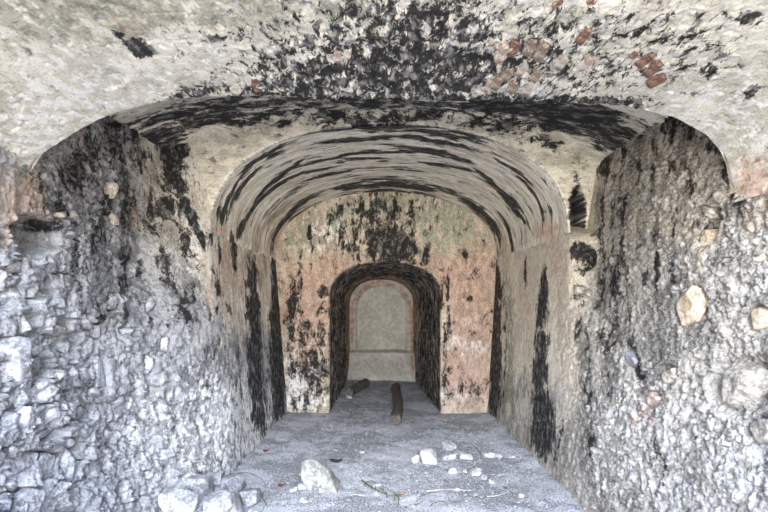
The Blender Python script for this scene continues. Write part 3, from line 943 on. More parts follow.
M_BACK = wall_material('peeling peach plaster', (0.40, 0.31, 0.22), (0.68, 0.56, 0.43), ('soot', 'pink', 'green', 'white'), (1.4, 1.4, 0.8), space='Object', grain=0.6, speckle=0.5,
                       gain=0.62, stain_scale=6, colours=dict(pink=(0.52, 0.33, 0.24), green=(0.32, 0.36, 0.25)), soot_base=0.2)
M_NICHE = wall_material('sooty passage plaster', (0.24, 0.20, 0.165), (0.56, 0.46, 0.37), ('soot', 'pink'), (1.4, 1.2, 0.8), space='Object', soot_base=0.4, gain=0.6, grain=0.8, speckle=0.5, stain_scale=6, soot_var=0.2)
M_END = wall_material('grey blocking plaster', (0.52, 0.51, 0.45), (0.70, 0.69, 0.62), ('pink', 'ochre', 'white', 'soot'), (1, 1, 1), grain=0.4, speckle=0.12, gain=0.4,
                      colours=dict(pink=(0.46, 0.24, 0.16), ochre=(0.50, 0.44, 0.34), white=(0.62, 0.61, 0.56)))
def floor_material():
    n = Nodes('dusty earth floor'); v = n.coords((1, 1, 1))
    a = n.noise(v, 1.6, 6, 0.6); b = n.noise(v, 9, 6, 0.7); c = n.noise(v, 60, 4, 0.75)
    col = n.mix(n.step(n.math('ADD', n.math('MULTIPLY', a, 0.6), n.math('MULTIPLY', b, 0.4)), 0.34, 0.66), (0.29, 0.298, 0.315), (0.60, 0.615, 0.65))
    col = n.mix(n.math('MULTIPLY', n.step(c, 0.42, 0.22), 0.75), col, (0.12, 0.115, 0.11))
    col = n.mix(n.math('MULTIPLY', n.step(c, 0.62, 0.74), 0.7), col, (0.72, 0.71, 0.70))
    n.l(col, n.b.inputs['Base Color']); n.bump(n.math('ADD', n.math('MULTIPLY', b, 0.8), n.math('MULTIPLY', c, 0.5)), 0.7, 0.010)
    return n.m
M_FLOOR = floor_material()
TONE = dict(
    pale=stone_material('pale limestone', (0.30, 0.30, 0.305), (0.60, 0.60, 0.60)),
    white=stone_material('white limestone', (0.48, 0.48, 0.48), (0.72, 0.715, 0.70), 20, (0.4, 0.4, 0.4), 0.4),
    grey=stone_material('grey limestone', (0.22, 0.22, 0.23), (0.46, 0.46, 0.465)),
    slate=stone_material('dark grey stone', (0.22, 0.22, 0.24), (0.40, 0.40, 0.41)),
    cream=stone_material('cream stone', (0.48, 0.42, 0.34), (0.76, 0.69, 0.58)),
    tan=stone_material('tan sandstone', (0.46, 0.35, 0.23), (0.70, 0.56, 0.40), 9),
    stone=stone_material('weathered grey-tan stone', (0.24, 0.215, 0.175), (0.54, 0.48, 0.39), 10),
    rose=stone_material('lime-crusted brick', (0.42, 0.27, 0.21), (0.68, 0.60, 0.53), 20),
    rust=stone_material('bare red brick', (0.17, 0.085, 0.06), (0.36, 0.19, 0.13), 26, (0.06, 0.05, 0.045)),
    brown=stone_material('brown brick', (0.22, 0.16, 0.11), (0.44, 0.36, 0.27), 22),
    boulder=stone_material('pale greenish grey stone', (0.19, 0.19, 0.17), (0.37, 0.37, 0.33), 12),
)

# ---------------------------------------------------------------- setting
def spaced(a, b, f):
    """samples from a to b with local spacing f(y)"""
    ys = [a]
    while ys[-1] < b: ys.append(ys[-1] + f(ys[-1]))
    ys[-1] = b
    return np.array(ys)
WALL_STEP = lambda y: 0.03 if y < 1.3 else min(0.022, 0.0058 * (y / 2.0) ** 1.5)
def dents(stones, Y, Z):
    """how far a point lies within a bedded stone's socket (0 .. 1)"""
    m = np.zeros(Y.shape)
    for s in stones:
        cu, cv, ax, ay, bx, by = s[:6]
        det = ax * by - ay * bx
        R = 1.5 * (math.hypot(ax, ay) + math.hypot(bx, by))
        near = (abs(Y - cu) < R) & (abs(Z - cv) < R)
        du, dv = Y[near] - cu, Z[near] - cv
        q = np.hypot((du * by - dv * bx) / det, (dv * ax - du * ay) / det)
        m[near] = np.maximum(m[near], sm(1.32, 1.02, q))
    return m
def hollow(Y, Z, y, z, ry, rz):
    return sm(1.18, 0.82, np.hypot((Y - y) / ry, (Z - z) / rz) + 0.25 * fbm(Y * 9, Z * 9, 77, 3))

def build_left():
    ys = spaced(0.8, Y_BACK + 0.08, WALL_STEP); zs = np.arange(-0.12, 3.62, 0.0072)
    Y, Z = np.meshgrid(ys, zs, indexing='ij')
    near = 1 - sm(3.4, 4.5, Y + 0.25 * (Z - 1.5) + 0.5 * fbm(Y * 2, Z * 2, 3))
    big = near * (1 - sm(2.55, 3.15, Y + 0.4 * fbm(Y * 1.5, Z * 1.5, 4))) * (1 - sm(1.75, 2.1, Z + 0.2 * fbm(Y * 3, Z * 3, 5)))
    f1, r1, g1 = facets(Y / 0.19, Z / 0.15, 11, 0.9, 0.10)
    f2, r2, g2 = facets(Y / 0.075 + 0.5 * Z, Z / 0.10, 21, 1.1, 0.14)
    f3, r3, g3 = facets(Y / 0.03, Z / 0.036, 31, 1.2, 0.2)
    rid = lambda k, sd: 1 - 4 * np.abs(fbm(Y * k, Z * k * 0.75, sd, 4))
    render = sm(2.0, 2.06, Z + 0.06 * fbm(Y * 12, Z * 12, 9)) * sm(2.42, 2.36, Y + 0.08 * fbm(Y * 9, Z * 9, 6))     # thick pinkish render left under the vault
    lump = sm(-0.12, 0.14, fbm(Y * 2.3, Z * 2.3, 47, 3))                     # stones show through in places only
    d = big * 0.085 * f1 + near * (0.026 * f2 * (0.3 + 0.7 * lump) + 0.013 * f3) + (1 - near) * (0.003 * f3 + 0.003 * f2)
    d += near * 0.09 * fbm(Y * 1.7, Z * 1.7, 41, 4) + (1 - near) * 0.03 * fbm(Y * 2.5, Z * 1.2, 43, 5)
    d += (0.25 + 0.75 * near) * (0.014 * rid(9, 44) + 0.013 * rid(26, 45))
    d = d * (1 - 0.55 * render) + 0.05 * render
    d -= 0.19 * hollow(Y, Z, *LEFT_HOLLOW)
    d -= 0.035 * dents(LEFT_STONES, Y, Z)
    pit = sm(0.10, 0.20, fbm(Y * 15 + 3 * Z, Z * 12, 49, 4)) * near
    d -= 0.022 * pit + big * 0.07 * (1 - g1) ** 2 + near * (1 - big) * lump * 0.022 * (1 - g2) ** 2
    X = left_x(Y, Z) + d
    stone = np.clip(big * g1 + (1 - big) * near * 0.75 * g2 * lump, 0, 1) * (1 - render)
    cell = np.where(big > 0.5, 0.6 * r1 + 0.4 * r2, 0.7 * r2 + 0.3 * r3)
    o = grid('wall_left', np.stack([X, Y, Z], -1), Y, Z, M_LEFT, 'left', False, dict(cell=cell, stone=stone, deep=(1 - near) * sm(0.9, 1.7, Z + 0.5 * fbm(Y * 3, Z * 3, 48, 4))))
    return tag(o, 'long left wall of rough grey rubble masonry, streaked with soot', 'wall', kind='structure'), (ys, zs, X)
def build_right():
    ys = spaced(0.8, Y_BACK + 0.08, WALL_STEP); zs = np.arange(-0.12, 3.62, 0.0072)
    Y, Z = np.meshgrid(ys, zs, indexing='ij')
    near = 1 - sm(3.35, 4.4, Y + 0.5 * fbm(Y * 2, Z * 2, 103))
    f2, r2, g2 = facets(Y / 0.075, Z / 0.07, 121, 1.1, 0.15)
    f3, r3, g3 = facets(Y / 0.03, Z / 0.032, 131, 1.2, 0.22)
    f1, r1, g1 = facets(Y / 0.24, Z / 0.30, 111, 0.8, 0.06)
    patch = sm(0.02, 0.14, fbm(Y * 1.6, Z * 1.6, 140, 3))
    rid = lambda k, sd: 1 - 4 * np.abs(fbm(Y * k, Z * k * 0.8, sd, 4))
    d = near * (0.007 * f2 * patch + 0.013 * f3 + 0.014 * f1 * patch) + (1 - near) * (0.003 * f3 + 0.003 * f2)
    d += near * 0.07 * fbm(Y * 1.8, Z * 1.8, 141, 4) + (1 - near) * 0.03 * fbm(Y * 2.5, Z * 1.2, 143, 5)
    d += (0.2 + 0.8 * near) * (0.004 * rid(11, 144) + 0.010 * rid(38, 145))
    for h, depth in RIGHT_HOLLOWS: d -= depth * hollow(Y, Z, *h)
    d -= 0.03 * dents(RIGHT_STONES, Y, Z)
    pit = sm(0.09, 0.18, fbm(Y * 27, Z * 20, 149, 4)) * near
    d -= 0.014 * pit
    X = right_x(Y, Z) - d
    stone = near * np.clip(0.6 * g2 * patch, 0, 1)
    o = grid('wall_right', np.stack([X, Y, Z], -1), Y, Z, M_RIGHT, 'right', True, dict(cell=0.6 * r2 + 0.4 * r3, stone=stone, deep=(1 - near) * sm(0.4, 1.1, Z + 0.5 * fbm(Y * 3, Z * 3, 148, 4))))
    return tag(o, 'long right wall of coarse grey-tan render with holes and soot streaks', 'wall', kind='structure'), (ys, zs, X)
def profile_grid(P, ys, disp):
    """sweep profile P (n,2) along ys and push it inwards by disp(s, y)"""
    s = np.r_[0, np.cumsum(np.hypot(*np.diff(P, axis=0).T))]
    T = np.gradient(P, s, axis=0); T /= np.hypot(T[:, 0], T[:, 1])[:, None]
    N = np.c_[T[:, 1], -T[:, 0]]                       # points down into the room
    S, Y = np.meshgrid(s, ys, indexing='ij')
    d = disp(S, Y)
    return np.stack([P[:, 0][:, None] + N[:, 0][:, None] * d, Y, P[:, 1][:, None] + N[:, 1][:, None] * d], -1), S, Y, N
FP = smooth_profile(FRONT, 800)
FRONT_S = np.r_[0, np.cumsum(np.hypot(*np.diff(FP, axis=0).T))]
def front_disp(S, Y):
    rough = np.clip(stain('front', 'soot', S, Y) * 1.3, 0, 1)
    f2, r2, g2 = facets(S / 0.06, Y / 0.09, 221, 1.0, 0.2)
    f3, r3, g3 = facets(S / 0.03, Y / 0.04, 231, 1.0, 0.25)
    return (0.035 * fbm(S * 1.1, Y * 0.8, 241, 3) + rough * (0.012 * f2 + 0.008 * f3) + 0.006 * fbm(S * 16, Y * 12, 242, 4)
            - 0.006 * sm(0.16, 0.2, fbm(S * 7, Y * 5, 243, 4)) - 0.006 * sm(0.2, 0.28, fbm(S * 40, Y * 32, 244, 2)))
def build_front():
    P = FP[np.linspace(0, len(FP) - 1, 640).astype(int)]
    ys = np.r_[np.arange(1.0, Y_LIP, 0.0065), Y_LIP, Y_LIP]
    A, S, Y, N = profile_grid(P, ys, front_disp)
    lip = 0.035 * fbm(S[:, -1:] * 5, S[:, -1:] * 0 + 3, 251, 4)
    A[:, :, 1] += lip * sm(2.1, Y_LIP, Y)                                   # the broken lip is not quite straight
    A[:, -2, 2] += 0.004
    A[:, -1, 1] += 0.03; A[:, -1, 2] += 0.05                               # it turns up into the higher chamber
    o = grid('ceiling', A, S, Y, M_FRONT, 'front', True)
    return tag(o, 'low front vault of cream plaster with a black stain and bare bricks', 'vault', kind='structure')
def build_arch():
    """face over the passage mouth, its rounded edge, and the higher ceiling it curves up into"""
    n = 420
    A = inner_arch(n, low=0.35)
    th = np.linspace(math.pi, 0, 400); c, s = np.cos(th), np.sin(th)
    B = np.c_[2.16 * np.sign(c) * np.abs(c) ** 0.7 - 0.03, 2.35 + 1.06 * np.abs(s) ** 0.62]
    B = np.r_[[(B[0, 0], 2.0)], B, [(B[-1, 0], 2.0)]]
    d = np.r_[0, np.cumsum(np.hypot(*np.diff(B, axis=0).T))]; q = np.linspace(0, d[-1], n)
    B = np.c_[np.interp(q, d, B[:, 0]), np.interp(q, d, B[:, 1])]
    rows = []
    for y, k in ((4.32, 0), (4.24, 0), (4.212, 0.008)): rows.append((k, y))
    for k in np.linspace(0.02, 0.8, 90): rows.append((k, 4.20 - 0.04 * k))
    for a in np.linspace(0, math.pi / 2, 26)[1:]: rows.append((0.8 + 0.2 * math.sin(a), 4.168 - 0.22 * (1 - math.cos(a))))
    for y in np.linspace(3.93, Y_LIP + 0.03, 76): rows.append((1.0, y))
    K = np.array([r[0] for r in rows]); YY = np.array([r[1] for r in rows])
    XZ = A[:, None, :] * (1 - K)[None, :, None] + B[:, None, :] * K[None, :, None]
    P = np.concatenate([XZ[:, :, :1], np.broadcast_to(YY[None, :, None], (n, len(rows), 1)), XZ[:, :, 1:]], -1)
    X, Y, Z = P[..., 0].copy(), P[..., 1].copy(), P[..., 2].copy()
    k = 0.012 * fbm(X * 6, Y * 6 + Z * 4, 301, 4) + 0.03 * fbm(X * 2, Z * 2 + Y * 2, 302, 3)
    face = sm(3.95, 4.15, Y)
    P[..., 1] -= k * face
    for x, z, rx, rz, dep in ((1.845, 2.41, 0.058, 0.27, 0.24),): P[..., 1] += dep * hollow(X, Z, x, z, rx, rz) * face
    P[..., 2] -= (k + 0.02) * (1 - face)
    # close down behind the lip of the front vault
    fz = np.interp(P[:, -1, 0], FP[:, 0], FP[:, 1])
    last = P[:, -1:, :].copy(); last[:, 0, 2] = fz + 0.03
    P = np.concatenate([P, last], 1)
    U = P[..., 0] * 1.0; V = P[..., 2] + np.maximum(0, 4.15 - P[..., 1])
    # stains lie by x and height on the face and by x and distance along the ceiling
    rim = np.broadcast_to(np.r_[K, 1.0][None, :], U.shape)  # white plaster edge, with the light caught by the rounded arris painted in
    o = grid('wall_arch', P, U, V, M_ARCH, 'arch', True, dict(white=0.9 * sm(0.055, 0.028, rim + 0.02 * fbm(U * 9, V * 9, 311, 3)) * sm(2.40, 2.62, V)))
    return tag(o, 'cream plaster face around the passage arch, curving up into a blackened ceiling', 'wall', kind='structure')
def build_inner():
    P = inner_arch(520)
    ys = np.arange(4.2, Y_BACK + 0.10, 0.012)
    def disp(S, Y):
        return 0.012 + 0.05 * fbm(S * 0.9, Y * 1.5, 401, 3) + 0.012 * fbm(S * 2, Y * 16, 402, 4) + 0.006 * fbm(S * 12, Y * 20, 403, 3)
    A, S, Y, N = profile_grid(P, ys, disp)
    A[:, 0, :] += (A[:, 0, :] - A[:, 1, :]) * 0.5
    L = S.max()
    A[:, :, 0] += (np.sign(A[:, :, 0]) * 0.035) * (1 - sm(0.0, 0.14, np.minimum(S, L - S)))      # the lower edges die into the walls
    o = grid('ceiling', A, S, Y, M_INNER, 'inner', True)
    return tag(o, 'barrel vault of the passage, cream plaster with concentric black streaks', 'vault', kind='structure')
N_FRONT = dict(xl=-0.75, xr=0.90, top=2.24, spring=1.72)
N_BACK = dict(xl=-0.67, xr=0.74, top=2.17, spring=1.62)
def build_back():
    n = 420
    A = niche_outline(n, **N_FRONT)
    O = inner_arch(400, low=SPRING + 0.05)
    O = O + np.c_[np.sign(O[:, 0]) * 0.06, 0.06 * sm(2.3, 2.6, O[:, 1])]
    d = np.r_[0, np.cumsum(np.hypot(*np.diff(O, axis=0).T))]; q = np.linspace(0, d[-1], n)
    # match by angle about the niche so that the strips do not skew
    ca = np.array([0.075, 1.2])
    aA = np.unwrap(np.arctan2(A[:, 1] - ca[1], A[:, 0] - ca[0])); aO = np.unwrap(np.arctan2(O[:, 1] - ca[1], O[:, 0] - ca[0]))
    if aA[0] < 0: aA += 2 * math.pi
    if aO[0] < 0: aO += 2 * math.pi
    f = np.interp((aA - aA[0]) / (aA[-1] - aA[0]), (aO - aO[0]) / (aO[-1] - aO[0]), d)
    O = np.c_[np.interp(f, d, O[:, 0]), np.interp(f, d, O[:, 1])]
    ks = np.r_[0, 0, np.linspace(0.02, 1, 130)]
    dy = np.r_[0.10, 0.03, 0.006, np.zeros(len(ks) - 3)]
    XZ = A[:, None, :] * (1 - ks)[None, :, None] + O[:, None, :] * ks[None, :, None]
    X, Z = XZ[..., 0], XZ[..., 1]
    fl = np.zeros(X.shape)
    f2, r2, g2 = facets(X / 0.12, Z / 0.1, 521, 0.8, 0.2)
    e = 0.012 * fbm(X * 5, Z * 5, 501, 5) + 0.004 * f2 + 0.03 * fbm(X * 1.5, Z * 1.5, 502, 3)
    Y = Y_BACK + dy[None, :] - e
    o = grid('wall_back', np.stack([X, Y, Z], -1), X, Z, M_BACK, 'back', False)
    return tag(o, 'peeling peach and greenish back wall pierced by a low arched opening', 'wall', kind='structure')
def build_niche():
    n = 360; ys = spaced(Y_BACK + 0.02, Y_END + 0.05, lambda y: 0.02)
    a, b = niche_outline(n, **N_FRONT), niche_outline(n, **N_BACK)
    t = ((ys - Y_BACK) / (Y_END - Y_BACK))
    XZ = a[:, None, :] * (1 - t)[None, :, None] + b[:, None, :] * t[None, :, None]
    s = np.linspace(0, 5.1, n); S, Y = np.meshgrid(s, ys, indexing='ij')
    f2, r2, g2 = facets(S / 0.14, Y / 0.12, 621, 0.9, 0.2)
    k = (0.05 * fbm(S * 2, Y * 2, 601, 4) + 0.012 * f2) * sm(Y_BACK, Y_BACK + 0.2, Y)
    cx, cz = 0.05, 1.2
    dx, dz = cx - XZ[..., 0], (cz - XZ[..., 1]) * (XZ[..., 1] > cz); L = np.hypot(dx, dz) + 1e-6
    P = np.stack([XZ[..., 0] + dx / L * k, Y, XZ[..., 1] + dz / L * k], -1)
    at = dict(pink=0.9 * sm(9.2, 10.0, Y) + 0.45 * sm(0.0, 0.25, fbm(S * 2, Y * 2, 605, 3)), soot=0.62 * (1 - sm(8.8, 9.9, Y)))
    o = grid('wall_passage', P, S, Y, M_NICHE, None, True, at)
    return tag(o, 'soot-blackened sides and vault of the small arched passage', 'wall', kind='structure')
def build_end():
    xs = np.linspace(-0.95, 1.0, 200); zs = np.linspace(-0.1, 2.4, 250)
    X, Z = np.meshgrid(xs, zs, indexing='ij')
    # plaster filling set back inside a brick ring, on a rough ledge
    cx, hw, sp, top = 0.035, 0.56, 1.55, 2.03
    inside = np.where(Z < sp, abs(X - cx) / hw, np.hypot((X - cx) / hw, (Z - sp) / (top - sp)))
    rec = sm(1.04, 0.98, inside) * sm(0.55, 0.58, Z)
    ledge = sm(0.60, 0.54, Z + 0.03 * fbm(X * 4, Z * 4, 701, 3))
    d = -0.06 * rec + ledge * (0.16 + 0.35 * sm(0.55, 0.0, Z) ** 1.2) + 0.02 * fbm(X * 4, Z * 4, 702, 4) + ledge * 0.05 * fbm(X * 6, Z * 6, 703, 4)
    Y = Y_END - d
    o = grid('wall_end', np.stack([X, Y, Z], -1), X, Z, M_END, 'end', False)
    return tag(o, 'grey plastered blocking wall at the far end of the passage, inside a red brick arch', 'wall', kind='structure')
def floor_z(X, Y):
    z = 0.06 * fbm(X * 1.2, Y * 1.2, 801, 4) + 0.03 * fbm(X * 7, Y * 7, 802, 5)
    edge = np.minimum(X - left_x(Y, 0 * X), right_x(Y, 0 * X) - X)
    z = z + 0.05 * sm(0.35, 0.0, edge) * sm(6.9, 6.5, Y) * (0.5 + fbm(X * 4, Y * 4, 803, 3))
    return z - 0.01
def build_floor():
    ys = spaced(-1.5, Y_END + 0.1, lambda y: 0.04 if y < 3.0 else 0.014 * (y / 3.4) ** 1.3)
    xs = np.linspace(-2.35, 2.35, 330)
    X, Y = np.meshgrid(xs, ys, indexing='ij')
    Z = floor_z(X, Y)
    f3, r3, g3 = facets(X / 0.05, Y / 0.05, 831, 0.8, 0.3)
    Z = Z + 0.007 * np.clip(f3, 0, 1) * sm(-0.02, 0.1, fbm(X * 1.5, Y * 1.5, 832, 3))
    o = grid('floor', np.stack([X, Y, Z], -1), X, Y, M_FLOOR, 'floor', False)
    return tag(o, 'dusty grey earth floor strewn with grit', 'floor', kind='structure')

HOLE = HOLE_CENTRE + (0.075, 0.085)
LEFT_HOLLOW = (2.56, 2.0, 0.17, 0.10)
RIGHT_HOLLOWS = [(HOLE, 0.22), ((2.62, 2.08, 0.05, 0.11), 0.08), ((2.2, 1.2, 0.09, 0.12), 0.05), ((3.6, 1.95, 0.05, 0.04), 0.06)]
W_LEFT, LEFT_GRID = build_left()
W_RIGHT, RIGHT_GRID = build_right()
V_FRONT = build_front(); V_INNER = build_inner()
W_ARCH = build_arch(); W_BACK = build_back(); W_NICHE = build_niche(); W_END = build_end(); FLOOR = build_floor()

# ---------------------------------------------------------------- stones
def _ico(k):
    bm = bmesh.new(); bmesh.ops.create_icosphere(bm, subdivisions=k, radius=1)
    v = np.array([x.co for x in bm.verts]); f = np.array([[q.index for q in p.verts] for p in bm.faces]); bm.free()
    return v / np.linalg.norm(v, axis=1)[:, None], f
ICO = {k: _ico(k) for k in (2, 3, 4, 5)}
def rock_verts(dims, seed, level=4, cuts=13, rough=0.04, bevel=14):
    """a broken stone: a ball cut by random planes, then roughened; fits the box dims"""
    rs = np.random.RandomState(seed); D, F = ICO[level]
    n = rs.normal(size=(cuts, 3)); n /= np.linalg.norm(n, axis=1)[:, None]
    n = np.r_[n, [[0, 0, -1], [0, 0, 1], [1, 0, 0], [-1, 0, 0], [0, 1, 0], [0, -1, 0]]]
    h = np.r_[rs.uniform(0.62, 0.95, cuts), rs.uniform(0.92, 1.15, 6)]; h[cuts] = 0.7
    c = np.clip(D @ n.T, 1e-3, None) / h[None, :]
    r = 1 / (np.sum(c ** bevel, 1) ** (1.0 / bevel))                # soft minimum of the planes
    a, b = np.arctan2(D[:, 1], D[:, 0]), D[:, 2]
    k = fbm(D[:, 0] * 2.1 + seed, D[:, 1] * 2.1 + D[:, 2] * 1.7, seed, 5) + fbm(D[:, 2] * 2.3 + 5, D[:, 0] * 1.9 - D[:, 1], seed + 9, 5)
    P = D * (r * (1 + rough * 2 * k))[:, None]
    lo, hi = P.min(0), P.max(0)
    return (P - (lo + hi) / 2) / (hi - lo) * np.array(dims), F
def wall_at(gridxyz, y, z):
    ys, zs, X = gridxyz
    i, j = np.clip(np.searchsorted(ys, y), 0, len(ys) - 1), np.clip(np.searchsorted(zs, z), 0, len(zs) - 1)
    return float(X[max(0, i - 4):i + 5, max(0, j - 4):j + 5].mean())
def bedded(stones, gridxyz, side, parent):
    for k, s in enumerate(stones):
        cu, cv, ax, ay, bx, by, tone = s[:7]
        R1, R2 = math.hypot(ax, ay), math.hypot(bx, by)
        depth = 0.9 * min(R1, R2) + 0.03
        P, F = rock_verts((2, 2, 2), 1000 + k + (500 if side > 0 else 0), 5 if R1 * R2 > 0.006 else 4, 12, 0.07, 30)
        u, v, w = P[:, 0], P[:, 1], P[:, 2]
        Yv = u * ax + v * bx; Zv = u * ay + v * by
        x0 = wall_at(gridxyz, cu, cv) + side * (0.018 - 0.42 * depth) * -1
        lean = 0.15 * fbm(np.array([k * 3.3]), np.array([side * 2.0]), 8)[0]
        Xv = w * depth * 0.75 + lean * Zv
        o = mesh_from('embedded_stone', np.c_[Xv, Yv, Zv], F, TONE[tone], parent, True)
        o.location = (x0, cu, cv)
        if len(s) > 7 and s[7]: o['label'] = s[7]
        elif tone in ('pale', 'cream'): o['label'] = tone + ' stone standing out of the masonry'
bedded(LEFT_STONES, LEFT_GRID, -1, W_LEFT)
bedded(RIGHT_STONES, RIGHT_GRID, 1, W_RIGHT)

# bricks laid bare in the front vault
def brick(s, y, A, B, tone, seed):
    R1, R2 = math.hypot(*A), math.hypot(*B)
    i = int(np.argmin(abs(FRONT_S - s)))
    T = FP[min(i + 3, len(FP) - 1)] - FP[max(i - 3, 0)]; T = T / np.hypot(*T)
    N = np.array([T[1], 0, -T[0]]); T3 = np.array([T[0], 0, T[1]]); Y3 = np.array([0, 1.0, 0])
    d = float(front_disp(np.array([s]), np.array([y]))[0])
    a = (T3 * A[0] + Y3 * A[1]); b = (T3 * B[0] + Y3 * B[1])
    k = np.linspace(-1, 1, 13); bm = bmesh.new(); bmesh.ops.create_cube(bm, size=2)
    bmesh.ops.subdivide_edges(bm, edges=bm.edges[:], cuts=9, use_grid_fill=True)
    V = np.array([v.co for v in bm.verts]); F = np.array([[q.index for q in f.verts] for f in bm.faces]); bm.free()
    m = np.abs(V) ** 6; rr = m.sum(1) ** (1 / 6.0)
    V = V / rr[:, None]                                     # rounded edges
    V = V * (1 + 0.16 * fbm(V[:, 0] * 2 + seed * 3.1, V[:, 1] * 2 + V[:, 2] * 3, seed, 4))[:, None]
    t = 0.035; tone_mat = 'stone' if tone == 'grey' else tone
    c = np.array([FP[i, 0], y, FP[i, 1]]) + N * (d + 0.005 - t)
    P = V[:, :1] * a + V[:, 1:2] * b + V[:, 2:] * N * t
    o = mesh_from('exposed_brick', P, F, TONE[tone_mat], V_FRONT, True); o.location = c
    o['label'] = {'rust': 'bare red brick', 'brown': 'brown brick', 'rose': 'lime-crusted pinkish brick', 'grey': 'grey crusted brick', 'cream': 'cream crusted brick'}[tone]
for k, (s, y, ax, ay, bx, by, tone) in enumerate(BRICKS): brick(s, y, (ax, ay), (bx, by), tone, 60 + k)

# loose stones
def fz(x, y): return float(floor_z(np.array([x]), np.array([y]))[0])
for k, (x, y, w, h, tone, label) in enumerate(ROCKS):
    dep = w * (0.75 + 0.2 * ((k * 37) % 10) / 10)
    if tone == 'boulder':
        P, F = rock_verts((w * 1.02, 0.28, h), 29, 5, 6, 0.035, 45)
        P[:, 2] += h / 2; P[:, 0] -= 0.42 * P[:, 2] * 0.6; P[:, 2] *= 1 - 0.62 * np.clip(P[:, 0] / w + 0.12, -0.2, 0.7); P[:, 0] *= 0.75 + 0.25 * (1 - P[:, 2] / h)
    else:
        P, F = rock_verts((w, dep, h), 340 + k, 5 if w > 0.08 else 4, 8, 0.05, 45)
    P[:, 2] -= P[:, 2].min() + 0.07 * h
    o = mesh_from('stone', P, F, TONE[tone], None, True)
    o.location = (x, y + dep * 0.4, fz(x, y + dep * 0.4))
    tag(o, label, 'stone')

# small pebbles scattered over the floor, each its own object; finer grit as one mass
rs = np.random.RandomState(5)
PEB = []
for tone in ('grey', 'pale', 'grey'):
    for j in range(3):
        P, F = rock_verts((1, 0.8, 0.6), 700 + j * 7 + len(PEB), 2, 8, 0.05, 14)
        P[:, 2] -= P[:, 2].min() + 0.1
        o = mesh_from('pebble', P, F, TONE[tone], None, True); COL.objects.unlink(o); PEB.append(o)
def spot():
    while True:
        if rs.rand() < 0.6: x, y = rs.normal(0.95, 0.38), rs.normal(4.75, 0.55)
        else: x, y = rs.uniform(-1.4, 1.5), rs.uniform(3.5, 6.6)
        if left_x(np.array(y), np.array(0.0)) + 0.15 < x < right_x(np.array(y), np.array(0.0)) - 0.08 and 3.4 < y < 6.7 and not (abs(x + 0.5) < 0.25 and abs(y - 4.0) < 0.25): return x, y
for k in range(130):
    x, y = spot(); src = PEB[rs.randint(9)]
    o = src.copy(); COL.objects.link(o)
    sz = 0.012 + 0.022 * rs.rand() ** 2
    o.scale = (sz, sz, sz); o.rotation_euler = (0, 0, rs.uniform(0, 6.3)); o.location = (x, y, fz(x, y))
    tag(o, 'tiny pale pebble lying in the grit of the dusty floor', 'pebble', 'pebbles scattered over the floor')
GV, GF, off = [], [], 0
D2, F2 = ICO[2]; bm = bmesh.new(); bmesh.ops.create_icosphere(bm, subdivisions=1, radius=1)
D1 = np.array([v.co for v in bm.verts]); F1 = np.array([[q.index for q in f.verts] for f in bm.faces]); bm.free()
for k in range(2600):
    x, y = spot() if k % 2 else (rs.uniform(-1.7, 1.6), rs.uniform(3.4, 9.6))
    if y > 6.7 and not -0.6 < x < 0.7: continue
    if not left_x(np.array(y), np.array(0.0)) + 0.05 < x < right_x(np.array(y), np.array(0.0)) - 0.05: continue
    sz = 0.003 + 0.008 * rs.rand() ** 2
    V = D1 * (sz * rs.uniform(0.6, 1.4, (len(D1), 1))) * (1, 1, 0.7) + (x, y, fz(x, y) + sz * 0.3)
    GV.append(V); GF.append(F1 + off); off += len(D1)
grit = mesh_from('grit', np.concatenate(GV), np.concatenate(GF), TONE['pale'], None, False)
tag(grit, 'fine pale grit strewn over the dusty floor', 'grit', kind='stuff')

# ---------------------------------------------------------------- logs, twigs, sprig, scraps
def bark_material(name, a, b):
    n = Nodes(name); v = n.coords((6, 6, 1), kind='Object')
    k = n.noise(v, 6, 6, 0.7)
    n.l(n.mix(n.step(k, 0.3, 0.7), a, b), n.b.inputs['Base Color']); n.bump(k, 0.8, 0.006)
    return n.m
M_BARK = bark_material('dark weathered timber', (0.04, 0.034, 0.03), (0.22, 0.18, 0.15))
M_BARK2 = bark_material('greenish weathered timber', (0.05, 0.045, 0.035), (0.20, 0.18, 0.14))
M_CUT = stone_material('sawn wood end', (0.07, 0.055, 0.045), (0.17, 0.135, 0.11), 30)
M_TWIG = bark_material('dry stalk', (0.13, 0.10, 0.075), (0.34, 0.29, 0.23))
M_STRAW = bark_material('bleached stalk', (0.42, 0.39, 0.34), (0.66, 0.63, 0.57))
M_LEAF = bark_material('grey-green blade', (0.07, 0.085, 0.045), (0.17, 0.19, 0.11))
def flat_material(name, c):
    n = Nodes(name); v = n.coords(kind='Object'); k = n.noise(v, 60, 4, 0.6)
    n.l(n.mix(k, tuple(x * 0.7 for x in c), tuple(min(1, x * 1.2) for x in c)), n.b.inputs['Base Color'])
    return n.m
def tube(pts, radii, seed=0, sides=18, lump=0.0, cap=True, flat=1.0):
    pts = np.array(pts, float); n = len(pts)
    T = np.gradient(pts, axis=0); T /= np.linalg.norm(T, axis=1)[:, None]
    up = np.array([0, 0, 1.0]); V = []
    for i in range(n):
        a = np.cross(T[i], up); a /= np.linalg.norm(a) + 1e-9; b = np.cross(a, T[i])
        for j in range(sides):
            th = 2 * math.pi * j / sides
            r = radii[i] * (1 + lump * (fbm(np.array([math.cos(th) * 1.6 + seed + i * 0.11]), np.array([math.sin(th) * 1.6 + i * 0.17]), seed, 3)[0] * 2))
            V.append(pts[i] + a * math.cos(th) * r + b * math.sin(th) * r * flat)
    F = []
    for i in range(n - 1):
        for j in range(sides):
            k = (j + 1) % sides
            F.append((i * sides + j, i * sides + k, (i + 1) * sides + k, (i + 1) * sides + j))
    return np.array(V), np.array(F)
